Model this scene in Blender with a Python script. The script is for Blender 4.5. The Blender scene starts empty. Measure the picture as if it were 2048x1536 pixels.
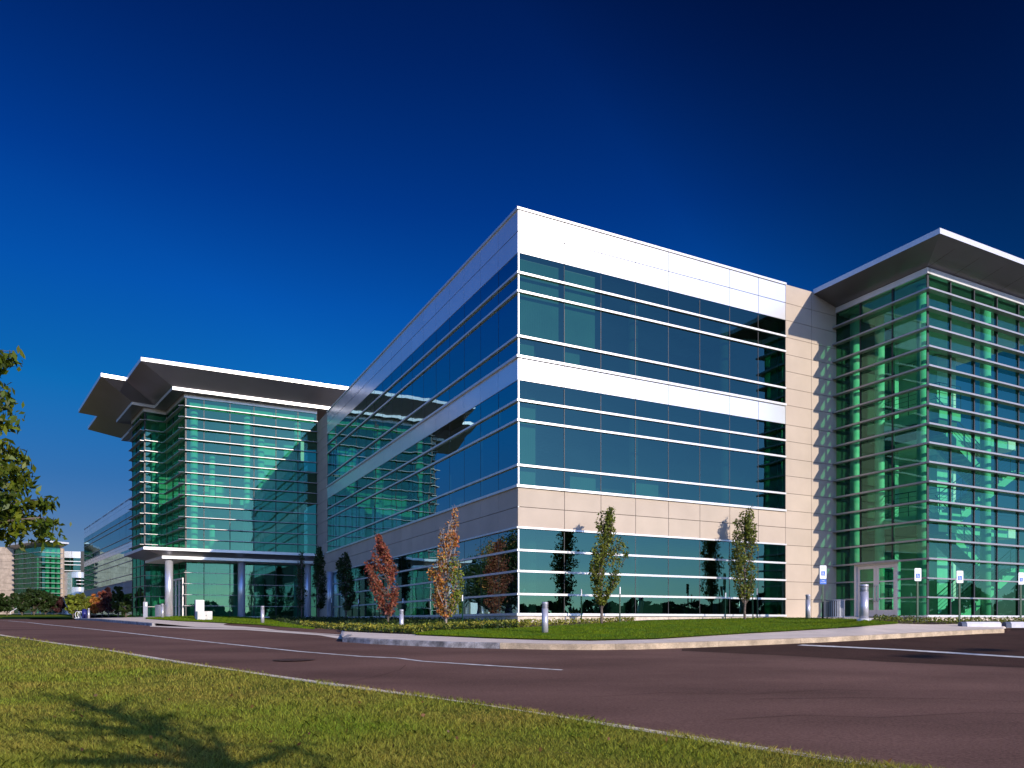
import bpy, math, random
import numpy as np
from mathutils import Vector
random.seed(7); RNG = np.random.default_rng(7)
R = math.radians
sc = bpy.context.scene
COL = sc.collection
F = 1493.0; CX = 1024.0; HY = 1243.0; CZ = 1.19

# ------------------------------------------------------------------ camera, sky, sun, exposure
cam = bpy.data.cameras.new('camera'); camo = bpy.data.objects.new('camera', cam); COL.objects.link(camo)
camo.location = (0, 0, CZ); camo.rotation_euler = (R(90), 0, 0)
cam.sensor_width = 36; cam.lens = F / 2048 * 36; cam.shift_y = (HY - 768) / 2048
cam.clip_start = 0.1; cam.clip_end = 5000
sc.camera = camo
TH = R(27.04); TB = R(37.1)
U = (math.cos(TH), math.sin(TH)); V = (-math.sin(TH), math.cos(TH))
UB = (math.cos(TB), math.sin(TB)); VB = (-math.sin(TB), math.cos(TB))
SUN_EL = R(19.0); SUN_SIDE = R(15.0)
sx = -V[0] * math.cos(SUN_SIDE) + U[0] * math.sin(SUN_SIDE); sy = -V[1] * math.cos(SUN_SIDE) + U[1] * math.sin(SUN_SIDE)
SUN = Vector((sx * math.cos(SUN_EL), sy * math.cos(SUN_EL), math.sin(SUN_EL))).normalized()
sl = bpy.data.lights.new('sun', 'SUN'); sl.energy = 5.0; sl.angle = R(0.5); sl.color = (1.0, 0.885, 0.755)
slo = bpy.data.objects.new('sun', sl); COL.objects.link(slo); slo.rotation_euler = (-SUN).to_track_quat('-Z', 'Y').to_euler()
slo.location = (30, -30, 40)
world = bpy.data.worlds.new('World'); sc.world = world; world.use_nodes = True
nt = world.node_tree; N = nt.nodes; LK = nt.links; N.clear()
def wn(t, **k):
    n = N.new(t)
    for a, b in k.items(): setattr(n, a, b)
    return n
sky = wn('ShaderNodeTexSky'); sky.sky_type = 'NISHITA'; sky.sun_disc = False; sky.sun_elevation = SUN_EL
sky.sun_rotation = math.atan2(SUN.x, SUN.y); sky.air_density = 1.0; sky.dust_density = 0.3; sky.ozone_density = 3.0
tc = wn('ShaderNodeTexCoord')
dot = wn('ShaderNodeVectorMath', operation='DOT_PRODUCT'); LK.new(tc.outputs['Generated'], dot.inputs[0]); dot.inputs[1].default_value = SUN
sq = wn('ShaderNodeMath', operation='MULTIPLY'); LK.new(dot.outputs['Value'], sq.inputs[0]); LK.new(dot.outputs['Value'], sq.inputs[1])
pol = wn('ShaderNodeValToRGB'); pe = pol.color_ramp; LK.new(sq.outputs[0], pol.inputs[0])
pe.elements[0].position = 0.0; pe.elements[0].color = (0.34, 0.34, 0.34, 1); pe.elements[1].position = 0.8; pe.elements[1].color = (0.68, 0.68, 0.68, 1)
for p, c in ((0.05, 0.56), (0.11, 0.83), (0.3, 0.80), (0.48, 0.80), (0.64, 0.64)):
    e = pe.elements.new(p); e.color = (c, c, c, 1)
sep = wn('ShaderNodeSeparateXYZ'); LK.new(tc.outputs['Generated'], sep.inputs[0])
ramp = wn('ShaderNodeValToRGB'); LK.new(sep.outputs['Z'], ramp.inputs[0])
cr = ramp.color_ramp
cr.elements[0].position = 0.0; cr.elements[0].color = (0.36, 0.40, 0.56, 1)
cr.elements[1].position = 0.75; cr.elements[1].color = (0.004, 0.04, 0.17, 1)
for p, c in ((0.10, (0.22, 0.30, 0.50)), (0.17, (0.11, 0.31, 0.58)), (0.27, (0.022, 0.41, 0.80)), (0.38, (0.008, 0.29, 0.80)), (0.48, (0.003, 0.175, 0.62)), (0.60, (0.002, 0.10, 0.40))):
    e = cr.elements.new(p); e.color = (*c, 1)
mul = wn('ShaderNodeMix', data_type='RGBA', blend_type='MULTIPLY'); mul.inputs[0].default_value = 1
LK.new(sky.outputs[0], mul.inputs[6])
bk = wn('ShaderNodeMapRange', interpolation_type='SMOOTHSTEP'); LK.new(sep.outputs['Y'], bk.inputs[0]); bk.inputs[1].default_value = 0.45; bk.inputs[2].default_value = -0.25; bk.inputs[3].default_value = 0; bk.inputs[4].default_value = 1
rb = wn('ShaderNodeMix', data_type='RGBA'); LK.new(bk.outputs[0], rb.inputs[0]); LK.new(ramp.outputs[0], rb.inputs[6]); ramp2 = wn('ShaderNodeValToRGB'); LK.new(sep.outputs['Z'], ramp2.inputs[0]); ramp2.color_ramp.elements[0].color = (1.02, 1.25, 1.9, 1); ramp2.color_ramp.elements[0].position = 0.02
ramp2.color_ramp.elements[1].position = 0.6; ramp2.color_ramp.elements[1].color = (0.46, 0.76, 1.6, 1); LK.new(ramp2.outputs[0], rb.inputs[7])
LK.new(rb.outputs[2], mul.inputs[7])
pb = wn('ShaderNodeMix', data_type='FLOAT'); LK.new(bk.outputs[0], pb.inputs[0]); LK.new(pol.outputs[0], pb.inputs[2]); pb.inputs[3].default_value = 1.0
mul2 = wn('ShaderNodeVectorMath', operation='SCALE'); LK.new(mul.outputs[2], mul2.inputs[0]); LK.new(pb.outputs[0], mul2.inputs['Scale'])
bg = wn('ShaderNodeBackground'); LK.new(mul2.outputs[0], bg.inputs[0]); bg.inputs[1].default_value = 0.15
wo = wn('ShaderNodeOutputWorld'); LK.new(bg.outputs[0], wo.inputs[0])
sc.view_settings.view_transform = 'Standard'; sc.view_settings.look = 'None'; sc.view_settings.gamma = 1
sc.view_settings.exposure = 0.0
sc.render.engine = 'CYCLES'
sc.cycles.max_bounces = 10; sc.cycles.transparent_max_bounces = 16; sc.cycles.glossy_bounces = 5; sc.cycles.diffuse_bounces = 3
sc.cycles.use_denoising = True; sc.cycles.sample_clamp_indirect = 8; sc.cycles.caustics_reflective = False

# ------------------------------------------------------------------ materials
def mat(name, base, rough=0.6, metal=0.0, var=0.12, scale=3.0, bump=0.0, bscale=40.0, var2=None, spec=0.5, island=0.0, trans=0.0, coords='Object', stretch=None, speck=0.0):
    m = bpy.data.materials.new(name); m.use_nodes = True; t = m.node_tree; n = t.nodes; l = t.links
    p = n['Principled BSDF']; p.inputs['Roughness'].default_value = rough; p.inputs['Metallic'].default_value = metal
    p.inputs['Specular IOR Level'].default_value = spec
    c = n.new('ShaderNodeTexCoord'); src = c.outputs[coords]
    if stretch:
        mp = n.new('ShaderNodeMapping'); mp.inputs['Scale'].default_value = stretch; l.new(src, mp.inputs[0]); src = mp.outputs[0]
    nz = n.new('ShaderNodeTexNoise'); nz.inputs['Scale'].default_value = scale; nz.inputs['Detail'].default_value = 6; l.new(src, nz.inputs['Vector'])
    mx = n.new('ShaderNodeMix'); mx.data_type = 'RGBA'
    b2 = var2 if var2 else tuple(x * (1 - 2 * var) for x in base)
    b1 = base if var2 else tuple(min(1, x * (1 + var)) for x in base)
    mr = n.new('ShaderNodeMapRange'); mr.inputs[1].default_value = 0.3; mr.inputs[2].default_value = 0.7; l.new(nz.outputs[0], mr.inputs[0])
    l.new(mr.outputs[0], mx.inputs[0]); mx.inputs[6].default_value = (*b1, 1); mx.inputs[7].default_value = (*b2, 1)
    out = mx.outputs[2]
    if speck > 0:
        n3 = n.new('ShaderNodeTexNoise'); n3.inputs['Scale'].default_value = 38; n3.inputs['Detail'].default_value = 3; l.new(src, n3.inputs['Vector'])
        m3 = n.new('ShaderNodeMapRange'); m3.inputs[1].default_value = 0.3; m3.inputs[2].default_value = 0.7; m3.inputs[3].default_value = 1-speck; m3.inputs[4].default_value = 1+speck; l.new(n3.outputs[0], m3.inputs[0])
        h3 = n.new('ShaderNodeHueSaturation'); l.new(out, h3.inputs['Color']); l.new(m3.outputs[0], h3.inputs['Value']); out = h3.outputs[0]
    if island > 0:
        g = n.new('ShaderNodeNewGeometry'); hs = n.new('ShaderNodeHueSaturation'); l.new(out, hs.inputs['Color'])
        m1 = n.new('ShaderNodeMapRange'); m1.inputs[3].default_value = 1 - island; m1.inputs[4].default_value = 1 + island * 1.3; l.new(g.outputs['Random Per Island'], m1.inputs[0]); l.new(m1.outputs[0], hs.inputs['Value'])
        m2 = n.new('ShaderNodeMapRange'); m2.inputs[3].default_value = 0.5 - island * 0.06; m2.inputs[4].default_value = 0.5 + island * 0.04
        ml = n.new('ShaderNodeMath'); ml.operation = 'FRACT'; mm = n.new('ShaderNodeMath'); mm.operation = 'MULTIPLY'; mm.inputs[1].default_value = 17.3
        l.new(g.outputs['Random Per Island'], mm.inputs[0]); l.new(mm.outputs[0], ml.inputs[0]); l.new(ml.outputs[0], m2.inputs[0]); l.new(m2.outputs[0], hs.inputs['Hue'])
        out = hs.outputs[0]
    l.new(out, p.inputs['Base Color'])
    if bump > 0:
        n2 = n.new('ShaderNodeTexNoise'); n2.inputs['Scale'].default_value = bscale; n2.inputs['Detail'].default_value = 4; l.new(src, n2.inputs['Vector'])
        bp = n.new('ShaderNodeBump'); bp.inputs['Strength'].default_value = bump; bp.inputs['Distance'].default_value = 0.02
        l.new(n2.outputs[0], bp.inputs['Height']); l.new(bp.outputs[0], p.inputs['Normal'])
    if trans > 0:
        tr = n.new('ShaderNodeBsdfTranslucent'); l.new(out, tr.inputs[0]); ms = n.new('ShaderNodeMixShader'); ms.inputs[0].default_value = trans
        o = n['Material Output']; l.new(p.outputs[0], ms.inputs[1]); l.new(tr.outputs[0], ms.inputs[2]); l.new(ms.outputs[0], o.inputs[0])
    return m
def glass(name, tint, refl, r0, wave=0.05, wscale=0.35, gain=1.0):
    m = bpy.data.materials.new(name); m.use_nodes = True; t = m.node_tree; n = t.nodes; l = t.links
    n.remove(n['Principled BSDF']); o = n['Material Output']
    tr = n.new('ShaderNodeBsdfTransparent'); tr.inputs[0].default_value = (*tint, 1)
    gl = n.new('ShaderNodeBsdfGlossy'); gl.inputs[0].default_value = (*refl, 1); gl.inputs['Roughness'].default_value = 0.0
    fr = n.new('ShaderNodeFresnel'); fr.inputs['IOR'].default_value = 1.6
    mr = n.new('ShaderNodeMapRange'); mr.inputs[1].default_value = 0.05; mr.inputs[2].default_value = 1.0; mr.inputs[3].default_value = r0; mr.inputs[4].default_value = 1.0
    l.new(fr.outputs[0], mr.inputs[0])
    c = n.new('ShaderNodeTexCoord'); nz = n.new('ShaderNodeTexNoise'); nz.inputs['Scale'].default_value = wscale; nz.inputs['Detail'].default_value = 1.5
    mp = n.new('ShaderNodeMapping'); mp.inputs['Scale'].default_value = (1, 1, 1.8); l.new(c.outputs['Object'], mp.inputs[0]); l.new(mp.outputs[0], nz.inputs['Vector'])
    bp = n.new('ShaderNodeBump'); bp.inputs['Strength'].default_value = 1.0; bp.inputs['Distance'].default_value = wave
    l.new(nz.outputs[0], bp.inputs['Height']); l.new(bp.outputs[0], gl.inputs['Normal'])
    ms = n.new('ShaderNodeMixShader'); l.new(mr.outputs[0], ms.inputs[0]); l.new(tr.outputs[0], ms.inputs[1]); l.new(gl.outputs[0], ms.inputs[2])
    l.new(ms.outputs[0], o.inputs[0]); return m
M = {}
M['white'] = mat('white_metal_panel', (0.88, 0.88, 0.89), 0.27, 0.6, 0.02, 0.6, spec=0.6, island=0.02)
M['alu'] = mat('aluminium_trim', (0.74, 0.73, 0.73), 0.35, 0.35, 0.03, 2)
M['fin'] = mat('aluminium_fin', (0.37, 0.355, 0.365), 0.40, 0.5, 0.04, 2)
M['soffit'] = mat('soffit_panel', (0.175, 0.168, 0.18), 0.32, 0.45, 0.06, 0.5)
M['dark'] = mat('dark_mullion', (0.035, 0.035, 0.04), 0.5, 0.2)
M['joint'] = mat('dark_joint', (0.07, 0.055, 0.05), 0.9)
M['beige'] = mat('precast_beige', (0.485, 0.40, 0.315), 0.85, 0, 0.05, 0.8, 0.15, 60, island=0.035)
M['stone'] = mat('pale_base_stone', (0.60, 0.52, 0.43), 0.9, 0, 0.14, 5, 0.3, 30)
M['glassdark'] = glass('blue_tinted_glass', (0.17, 0.38, 0.32), (0.17, 0.385, 0.33), 0.24, 0.012)
M['glassleft'] = glass('blue_mirror_glass', (0.16, 0.32, 0.30), (0.50, 0.80, 0.86), 0.46, 0.012)
M['glassgreen'] = glass('green_tinted_glass', (0.31, 0.82, 0.55), (0.27, 0.60, 0.47), 0.16, 0.010)
M['glassentr'] = glass('green_reflective_glass', (0.18, 0.60, 0.40), (0.20, 0.52, 0.38), 0.20, 0.010)
M['door'] = mat('door_frame_metal', (0.74, 0.69, 0.67), 0.45, 0.2, 0.03)
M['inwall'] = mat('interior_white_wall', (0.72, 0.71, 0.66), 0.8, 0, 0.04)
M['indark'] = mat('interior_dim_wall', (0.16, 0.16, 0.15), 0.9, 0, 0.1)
M['slab'] = mat('interior_slab', (0.30, 0.29, 0.27), 0.8)
M['carpet'] = mat('interior_floor', (0.08, 0.08, 0.08), 0.9)
M['inbeige'] = mat('interior_beige_wall', (0.50, 0.42, 0.34), 0.8, 0, 0.05)
M['column'] = mat('white_column', (0.78, 0.78, 0.77), 0.5, 0, 0.02)
M['steelcol'] = mat('silver_column', (0.62, 0.62, 0.66), 0.32, 0.55, 0.02)
M['rail'] = mat('stair_rail_metal', (0.06, 0.07, 0.07), 0.4, 0.5)
M['blind'] = mat('window_blind', (0.50, 0.52, 0.44), 0.8, 0, 0.08, 1.2)
M['roof'] = mat('roof_membrane', (0.4, 0.4, 0.4), 0.9)
M['asphalt'] = mat('asphalt', (0.19, 0.105, 0.080), 0.85, 0, 0.17, 0.28, 0.6, 70, spec=0.1, speck=0.35, stretch=(1, 2.2, 1))
M['asphalt_dark'] = mat('new_asphalt', (0.075, 0.038, 0.029), 0.88, 0, 0.13, 0.8, 0.5, 70, spec=0.1, speck=0.3)
M['paint'] = mat('road_paint', (0.80, 0.77, 0.72), 0.7, 0, 0.22, 7)
M['concrete'] = mat('sidewalk_concrete', (0.78, 0.65, 0.53), 0.9, 0, 0.07, 1.2, 0.2, 50, speck=0.08)
M['kerb'] = mat('kerb_concrete', (0.50, 0.385, 0.26), 0.9, 0, 0.20, 3.5, 0.5, 30, speck=0.2)
M['granite'] = mat('grey_kerb_stone', (0.34, 0.32, 0.32), 0.8, 0, 0.35, 5, 0.6, 25, speck=0.25)
M['iron'] = mat('rusty_iron', (0.10, 0.045, 0.032), 0.7, 0.3, 0.3, 12)
M['sand'] = mat('sandy_dirt', (0.22, 0.14, 0.10), 0.95, 0, 0.2, 8, 0.4, 60)
M['soil'] = mat('mulch', (0.085, 0.05, 0.034), 0.95, 0, 0.35, 12, 0.8, 50)
M['lawn'] = mat('mown_lawn', (0.155, 0.20, 0.002), 0.9, 0, 0.1, 3.0, 0.7, 120, var2=(0.055, 0.12, 0.010), spec=0.1)
M['lawn_near'] = mat('rough_lawn', (0.20, 0.18, 0.022), 0.95, 0, 0.1, 1.3, 0.9, 80, var2=(0.11, 0.13, 0.015), spec=0.1)
M['blade'] = mat('grass_blade', (0.22, 0.31, 0.025), 0.6, 0, 0.1, 0.7, var2=(0.40, 0.33, 0.062), island=0.5, trans=0.42, spec=0.2)
M['blade2'] = mat('mown_grass_blade', (0.18, 0.25, 0.002), 0.6, 0, 0.1, 1.5, var2=(0.085, 0.18, 0.012), island=0.3, trans=0.35, spec=0.2)
M['farlawn'] = mat('far_lawn', (0.05, 0.085, 0.012), 0.95, 0, 0.1, 0.4, spec=0.1)
M['bark'] = mat('bark', (0.16, 0.12, 0.10), 0.9, 0, 0.3, 9, 0.6, 30)
M['palebark'] = mat('pale_bark', (0.36, 0.30, 0.27), 0.9, 0, 0.25, 9, 0.5, 30)
def leafm(n, c, c2, isl=0.4, tr=0.35): return mat(n, c, 0.5, 0, 0.1, 1.6, var2=c2, island=isl, trans=tr, spec=0.35)
M['lf_green'] = leafm('green_leaf', (0.17, 0.19, 0.02), (0.10, 0.13, 0.018))
M['lf_dark'] = leafm('dark_green_leaf', (0.035, 0.065, 0.014), (0.025, 0.05, 0.012))
M['lf_red'] = leafm('red_leaf', (0.36, 0.125, 0.06), (0.24, 0.075, 0.045))
M['lf_orange'] = leafm('orange_leaf', (0.52, 0.20, 0.05), (0.34, 0.20, 0.035), 0.5)
M['lf_yellow'] = leafm('yellow_green_leaf', (0.24, 0.27, 0.03), (0.12, 0.17, 0.02))
M['lf_near'] = leafm('glossy_green_leaf', (0.12, 0.15, 0.008), (0.06, 0.095, 0.008), 0.4, 0.35)
M['lf_maroon'] = leafm('maroon_leaf', (0.09, 0.03, 0.03), (0.05, 0.018, 0.02))
M['lf_cover'] = leafm('ground_cover_leaf', (0.05, 0.09, 0.014), (0.03, 0.055, 0.012), 0.45)
M['lf_coveryel'] = leafm('yellow_cover_leaf', (0.34, 0.31, 0.035), (0.15, 0.18, 0.02), 0.5)
M['bollard'] = mat('bollard_paint', (0.52, 0.51, 0.56), 0.35, 0.4, 0.03)
M['slot'] = mat('dark_louvre', (0.03, 0.03, 0.035), 0.6)
M['signwhite'] = mat('sign_white', (0.82, 0.83, 0.84), 0.5, 0, 0.02)
M['signblue'] = mat('sign_blue', (0.01, 0.12, 0.55), 0.5, 0, 0.02)
M['signgreen'] = mat('sign_green_letter', (0.25, 0.45, 0.36), 0.6)
M['postgreen'] = mat('green_post', (0.006, 0.045, 0.022), 0.5, 0.1, 0.1)
M['binmetal'] = mat('bin_grey_metal', (0.30, 0.31, 0.35), 0.45, 0.4, 0.05)
M['bindark'] = mat('bin_liner', (0.05, 0.05, 0.055), 0.8)
M['box'] = mat('cabinet_paint', (0.66, 0.65, 0.62), 0.6, 0, 0.1, 4)
M['navy'] = mat('navy_panel', (0.015, 0.02, 0.16), 0.5)
M['stopblue'] = mat('wheel_stop_end', (0.07, 0.09, 0.15), 0.7)
M['stopwhite'] = mat('wheel_stop_white', (0.66, 0.64, 0.68), 0.7, 0, 0.08, 5)
M['brick'] = mat('distant_beige_masonry', (0.47, 0.37, 0.29), 0.9, 0, 0.15, 1.5)

# ------------------------------------------------------------------ helpers
SHIFT = {}
def tag(o, label=None, cat=None, group=None, kind=None):
    if label: o['label'] = label
    if cat: o['category'] = cat
    if group: o['group'] = group
    if kind: o['kind'] = kind
    return o
def thing(name, loc, rot=0, label=None, cat=None, group=None, shift=None):
    o = bpy.data.objects.new(name, None); COL.objects.link(o); o.location = loc; o.rotation_euler = (0, 0, rot)
    o.empty_display_size = 0.3
    tag(o, label, cat, group); SHIFT[o.name] = shift if shift is not None else (0, 0, 0)
    return o
class MB:
    def __init__(s): s.v = []; s.f = []; s.smooth = False
    def box8(s, p):
        i = len(s.v); s.v += p
        s.f += [(i, i+3, i+2, i+1), (i+4, i+5, i+6, i+7), (i, i+1, i+5, i+4), (i+1, i+2, i+6, i+5), (i+2, i+3, i+7, i+6), (i+3, i, i+4, i+7)]
    def box(s, x0, x1, y0, y1, z0, z1):
        s.box8([(x0, y0, z0), (x1, y0, z0), (x1, y1, z0), (x0, y1, z0), (x0, y0, z1), (x1, y0, z1), (x1, y1, z1), (x0, y1, z1)])
    def quad(s, a, b, c, d): i = len(s.v); s.v += [a, b, c, d]; s.f.append((i, i+1, i+2, i+3))
    def seg(s, p0, p1, s0, s1, d0, d1, z0, z1, side=1):
        """box along p0->p1 between s0..s1; d = distance outward (right-hand side of p0->p1 when side=1)"""
        L = math.hypot(p1[0]-p0[0], p1[1]-p0[1]); tx, ty = (p1[0]-p0[0])/L, (p1[1]-p0[1])/L; nx, ny = ty*side, -tx*side
        P = lambda a, d: (p0[0]+tx*a+nx*d, p0[1]+ty*a+ny*d)
        q = [P(s0, d0), P(s1, d0), P(s1, d1), P(s0, d1)]
        s.box8([(x, y, z0) for x, y in q] + [(x, y, z1) for x, y in q])
    def pane(s, p0, p1, s0, s1, d, z0, z1, side=1, tilt=0.0):
        L = math.hypot(p1[0]-p0[0], p1[1]-p0[1]); tx, ty = (p1[0]-p0[0])/L, (p1[1]-p0[1])/L; nx, ny = ty*side, -tx*side
        P = lambda a, d: (p0[0]+tx*a+nx*d, p0[1]+ty*a+ny*d)
        t1 = random.gauss(0, 1)*tilt*(s1-s0); t2 = random.gauss(0, 1)*tilt*(z1-z0)
        a, b = P(s0, d), P(s1, d+t1); c, e = P(s1, d+t1+t2), P(s0, d+t2)
        s.quad((*a, z0), (*b, z0), (*c, z1), (*e, z1))
    def prism(s, pts, z0, z1, top=True, bottom=True):
        n = len(pts); i = len(s.v); zz0 = z0 if hasattr(z0, '__len__') else [z0]*n; zz1 = z1 if hasattr(z1, '__len__') else [z1]*n
        s.v += [(x, y, zz0[k]) for k, (x, y) in enumerate(pts)] + [(x, y, zz1[k]) for k, (x, y) in enumerate(pts)]
        for k in range(n): j = (k+1) % n; s.f.append((i+k, i+j, i+n+j, i+n+k))
        if top: s.f.append(tuple(range(i+n, i+2*n)))
        if bottom: s.f.append(tuple(range(i+n-1, i-1, -1)))
    def cyl(s, x, y, z0, z1, r0, r1=None, n=20, cap=True):
        r1 = r0 if r1 is None else r1; i = len(s.v)
        for z, r in ((z0, r0), (z1, r1)):
            s.v += [(x+r*math.cos(2*math.pi*k/n), y+r*math.sin(2*math.pi*k/n), z) for k in range(n)]
        for k in range(n): j = (k+1) % n; s.f.append((i+k, i+j, i+n+j, i+n+k))
        if cap: s.f.append(tuple(range(i+n, i+2*n))); s.f.append(tuple(range(i+n-1, i-1, -1)))
    def tube(s, pts, rad, n=6):
        i0 = len(s.v); m = len(pts)
        for k, p in enumerate(pts):
            p = Vector(p); a = Vector(pts[max(0, k-1)]); b = Vector(pts[min(m-1, k+1)]); t = (b-a)
            if t.length < 1e-6: t = Vector((0, 0, 1))
            t.normalize(); up = Vector((1, 0, 0)) if abs(t.z) > 0.7 else Vector((0, 0, 1))
            x = t.cross(up).normalized(); y = t.cross(x)
            r = rad[k] if hasattr(rad, '__len__') else rad
            for q in range(n):
                an = 2*math.pi*q/n; w = p + x*(r*math.cos(an)) + y*(r*math.sin(an)); s.v.append(tuple(w))
        for k in range(m-1):
            for q in range(n):
                j = (q+1) % n; s.f.append((i0+k*n+q, i0+k*n+j, i0+(k+1)*n+j, i0+(k+1)*n+q))
        s.f.append(tuple(i0+q for q in range(n-1, -1, -1))); s.f.append(tuple(i0+(m-1)*n+q for q in range(n)))
    def build(s, name, m, parent=None, shift=None, smooth=False, bevel=0):
        sh = shift if shift is not None else (SHIFT.get(parent.name, (0, 0, 0)) if parent else (0, 0, 0))
        me = bpy.data.meshes.new(name)
        me.from_pydata([(x-sh[0], y-sh[1], z-sh[2]) for x, y, z in s.v], [], s.f)
        me.materials.append(m)
        if smooth:
            me.polygons.foreach_set('use_smooth', [len(p.vertices) < 6 for p in me.polygons])
        me.validate(); me.update()
        o = bpy.data.objects.new(name, me); COL.objects.link(o)
        if parent: o.parent = parent; SHIFT[o.name] = sh
        if bevel:
            b = o.modifiers.new('bevel', 'BEVEL'); b.width = bevel; b.segments = 2; b.limit_method = 'ANGLE'
        return o
def copy_tree(o, parent=None):
    c = o.copy(); COL.objects.link(c); c.parent = parent
    for ch in list(o.children): copy_tree(ch, c)
    return c
def arr_mesh(name, verts, quads, m, parent=None, shift=(0, 0, 0)):
    verts = np.asarray(verts, dtype=np.float32) - np.asarray(shift, dtype=np.float32); quads = np.asarray(quads, dtype=np.int32)
    k = quads.shape[1]; me = bpy.data.meshes.new(name)
    me.vertices.add(len(verts)); me.vertices.foreach_set('co', verts.ravel())
    me.loops.add(quads.size); me.loops.foreach_set('vertex_index', quads.ravel())
    me.polygons.add(len(quads)); me.polygons.foreach_set('loop_start', np.arange(0, quads.size, k, dtype=np.int32))
    me.materials.append(m); me.update(calc_edges=True)
    o = bpy.data.objects.new(name, me); COL.objects.link(o)
    if parent: o.parent = parent
    return o
def leaves(name, cen, size, m, parent=None, shift=(0, 0, 0), droop=0.0, aspect=0.55):
    """one folded four-cornered leaf at every centre"""
    cen = np.asarray(cen); n = len(cen); d = RNG.normal(size=(n, 3)); d[:, 2] -= droop; d /= np.linalg.norm(d, axis=1)[:, None]
    w = RNG.normal(size=(n, 3)); w -= (w*d).sum(1)[:, None]*d; w /= np.linalg.norm(w, axis=1)[:, None]
    nn = np.cross(d, w); L = (size*RNG.uniform(0.65, 1.3, n))[:, None]; a = aspect*0.5
    v = np.stack([cen-d*L*0.5, cen+w*L*a+nn*L*0.08, cen+d*L*0.5, cen-w*L*a+nn*L*0.08], 1).reshape(-1, 3)
    return arr_mesh(name, v, np.arange(4*n).reshape(-1, 4), m, parent, shift)
def rod(pts, r, n=6):
    mb = MB(); mb.tube(pts, r, n); return mb

# ------------------------------------------------------------------ terrain
def f(Y): return float(np.interp(Y, [-400, -60, 0, 25, 30, 35, 40, 60, 90, 130, 600], [-1.5, -1.2, 0, 0.90, 1.02, 1.14, 1.22, 1.36, 1.50, 1.60, 1.6]))
def solve(px, py, zf, y0=2.5, y1=130):
    g = lambda Y: HY - F*(zf(px, Y)-CZ)/Y - py
    lo, hi = y0, None; prev = g(lo)
    Y = y0
    while Y < y1:
        Y2 = Y*1.02; q = g(Y2)
        if prev > 0 and q <= 0: hi = Y2; lo = Y; break
        prev = q; Y = Y2
    if hi is None: return y1
    for _ in range(30):
        mid = (lo+hi)/2
        if g(mid) > 0: lo = mid
        else: hi = mid
    return (lo+hi)/2
def at(px, Y): return ((px-CX)/F*Y, Y)
CURB = [(60, 1239.0), (150, 1239.5), (220, 1244.5), (304, 1252), (391, 1255), (489, 1258), (586, 1265), (681, 1272),
        (685, 1284), (740, 1288), (800, 1291), (900, 1295), (1000, 1297.5), (1100, 1299.5), (1184, 1300), (1280, 1299), (1374, 1296), (1500, 1291.5), (1649, 1285), (1760, 1279), (1874, 1272.5), (1960, 1268), (2009, 1266), (2016, 1257), (2100, 1256), (2600, 1252)]
CPX = [c[0] for c in CURB]
CH = [0.12 if p < 310 else (0.015 if 310 <= p < 683 else (0.125 if p < 2011 else 0.01)) for p in CPX]
CY = [solve(p, y, lambda a, Y: f(Y), 3, 70) for p, y in CURB]
YB = ([60, 150, 220, 304, 370, 489, 634, 654, 692, 803, 900, 1035, 1205, 1300, 1573, 1673, 1728, 1854, 2048, 2600],
      [82, 72, 58, 49, 47, 47.5, 49, 47, 42, 34.5, 29.5, 24.9, 26.6, 27.5, 31.0, 29, 25.5, 27.3, 29, 36],
      [1.55, 1.5, 1.5, 1.51, 1.51, 1.48, 1.43, 1.38, 1.34, 1.26, 1.18, 1.10, 1.15, 1.22, 1.34, 1.36, 1.33, 1.22, 1.2, 1.2])
def land(px, Y):
    yc = float(np.interp(px, CPX, CY)); zc = f(yc) + float(np.interp(px, CPX, CH))
    yb = float(np.interp(px, YB[0], YB[1])); zb = float(np.interp(px, YB[0], YB[2]))
    s = min(1.0, max(0.0, (Y-yc)/(yb-yc)))
    return zc + (zb-zc)*s**1.15
def wall_y(px): return float(np.interp(px, YB[0], YB[1]))
def on_land(px, py, back=1.3):
    Y = solve(px, py, land, 8, 70)
    if Y > 69: Y = wall_y(px)-back
    X, _ = at(px, Y); return (X, Y, land(px, Y))
def on_road(px, py):
    Y = solve(px, py, lambda a, Y: f(Y), 2.5, 100); X, _ = at(px, Y); return (X, Y, f(Y))
def land_xy(X, Y): return land(CX + F*X/Y, Y)
# ground to the horizon, asphalt sheet
def grid(name, xs, ys, zf, m, kind='structure'):
    v = [(x, y, zf(x, y)) for y in ys for x in xs]; n = len(xs)
    q = [(j*n+i, j*n+i+1, (j+1)*n+i+1, (j+1)*n+i) for j in range(len(ys)-1) for i in range(n-1)]
    o = arr_mesh(name, v, q, m); tag(o, kind=kind); return o
grid('ground', np.linspace(-2500, 2500, 41), np.concatenate([np.linspace(-2500, -60, 12), np.linspace(-50, 150, 41), np.linspace(200, 2500, 10)]), lambda x, y: f(y)-0.25, M['farlawn'])
grid('road', np.linspace(-160, 90, 60), np.linspace(-58, 120, 179), lambda x, y: f(y), M['asphalt'])
def strip(name, xs, yf, yb, zf, m, off=0.0, rows=8, kind='structure'):
    """a sheet between two traced edges that lie on the terrain"""
    v = []; q = []
    for x in xs:
        a = solve(x, yf(x), zf, 2.5, 100); b = solve(x, yb(x), zf, 2.5, 100)
        if zf is land: a = min(a, wall_y(x)-0.3); b = min(b, wall_y(x)-0.1)
        for r in range(rows+1):
            Y = a + (b-a)*r/rows; X, _ = at(x, Y); v.append((X, Y, zf(x, Y)+off))
    n = rows+1
    for i in range(len(xs)-1):
        for r in range(rows): q.append((i*n+r, (i+1)*n+r, (i+1)*n+r+1, i*n+r+1))
    o = arr_mesh(name, v, q, m); tag(o, kind=kind); return o
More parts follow.
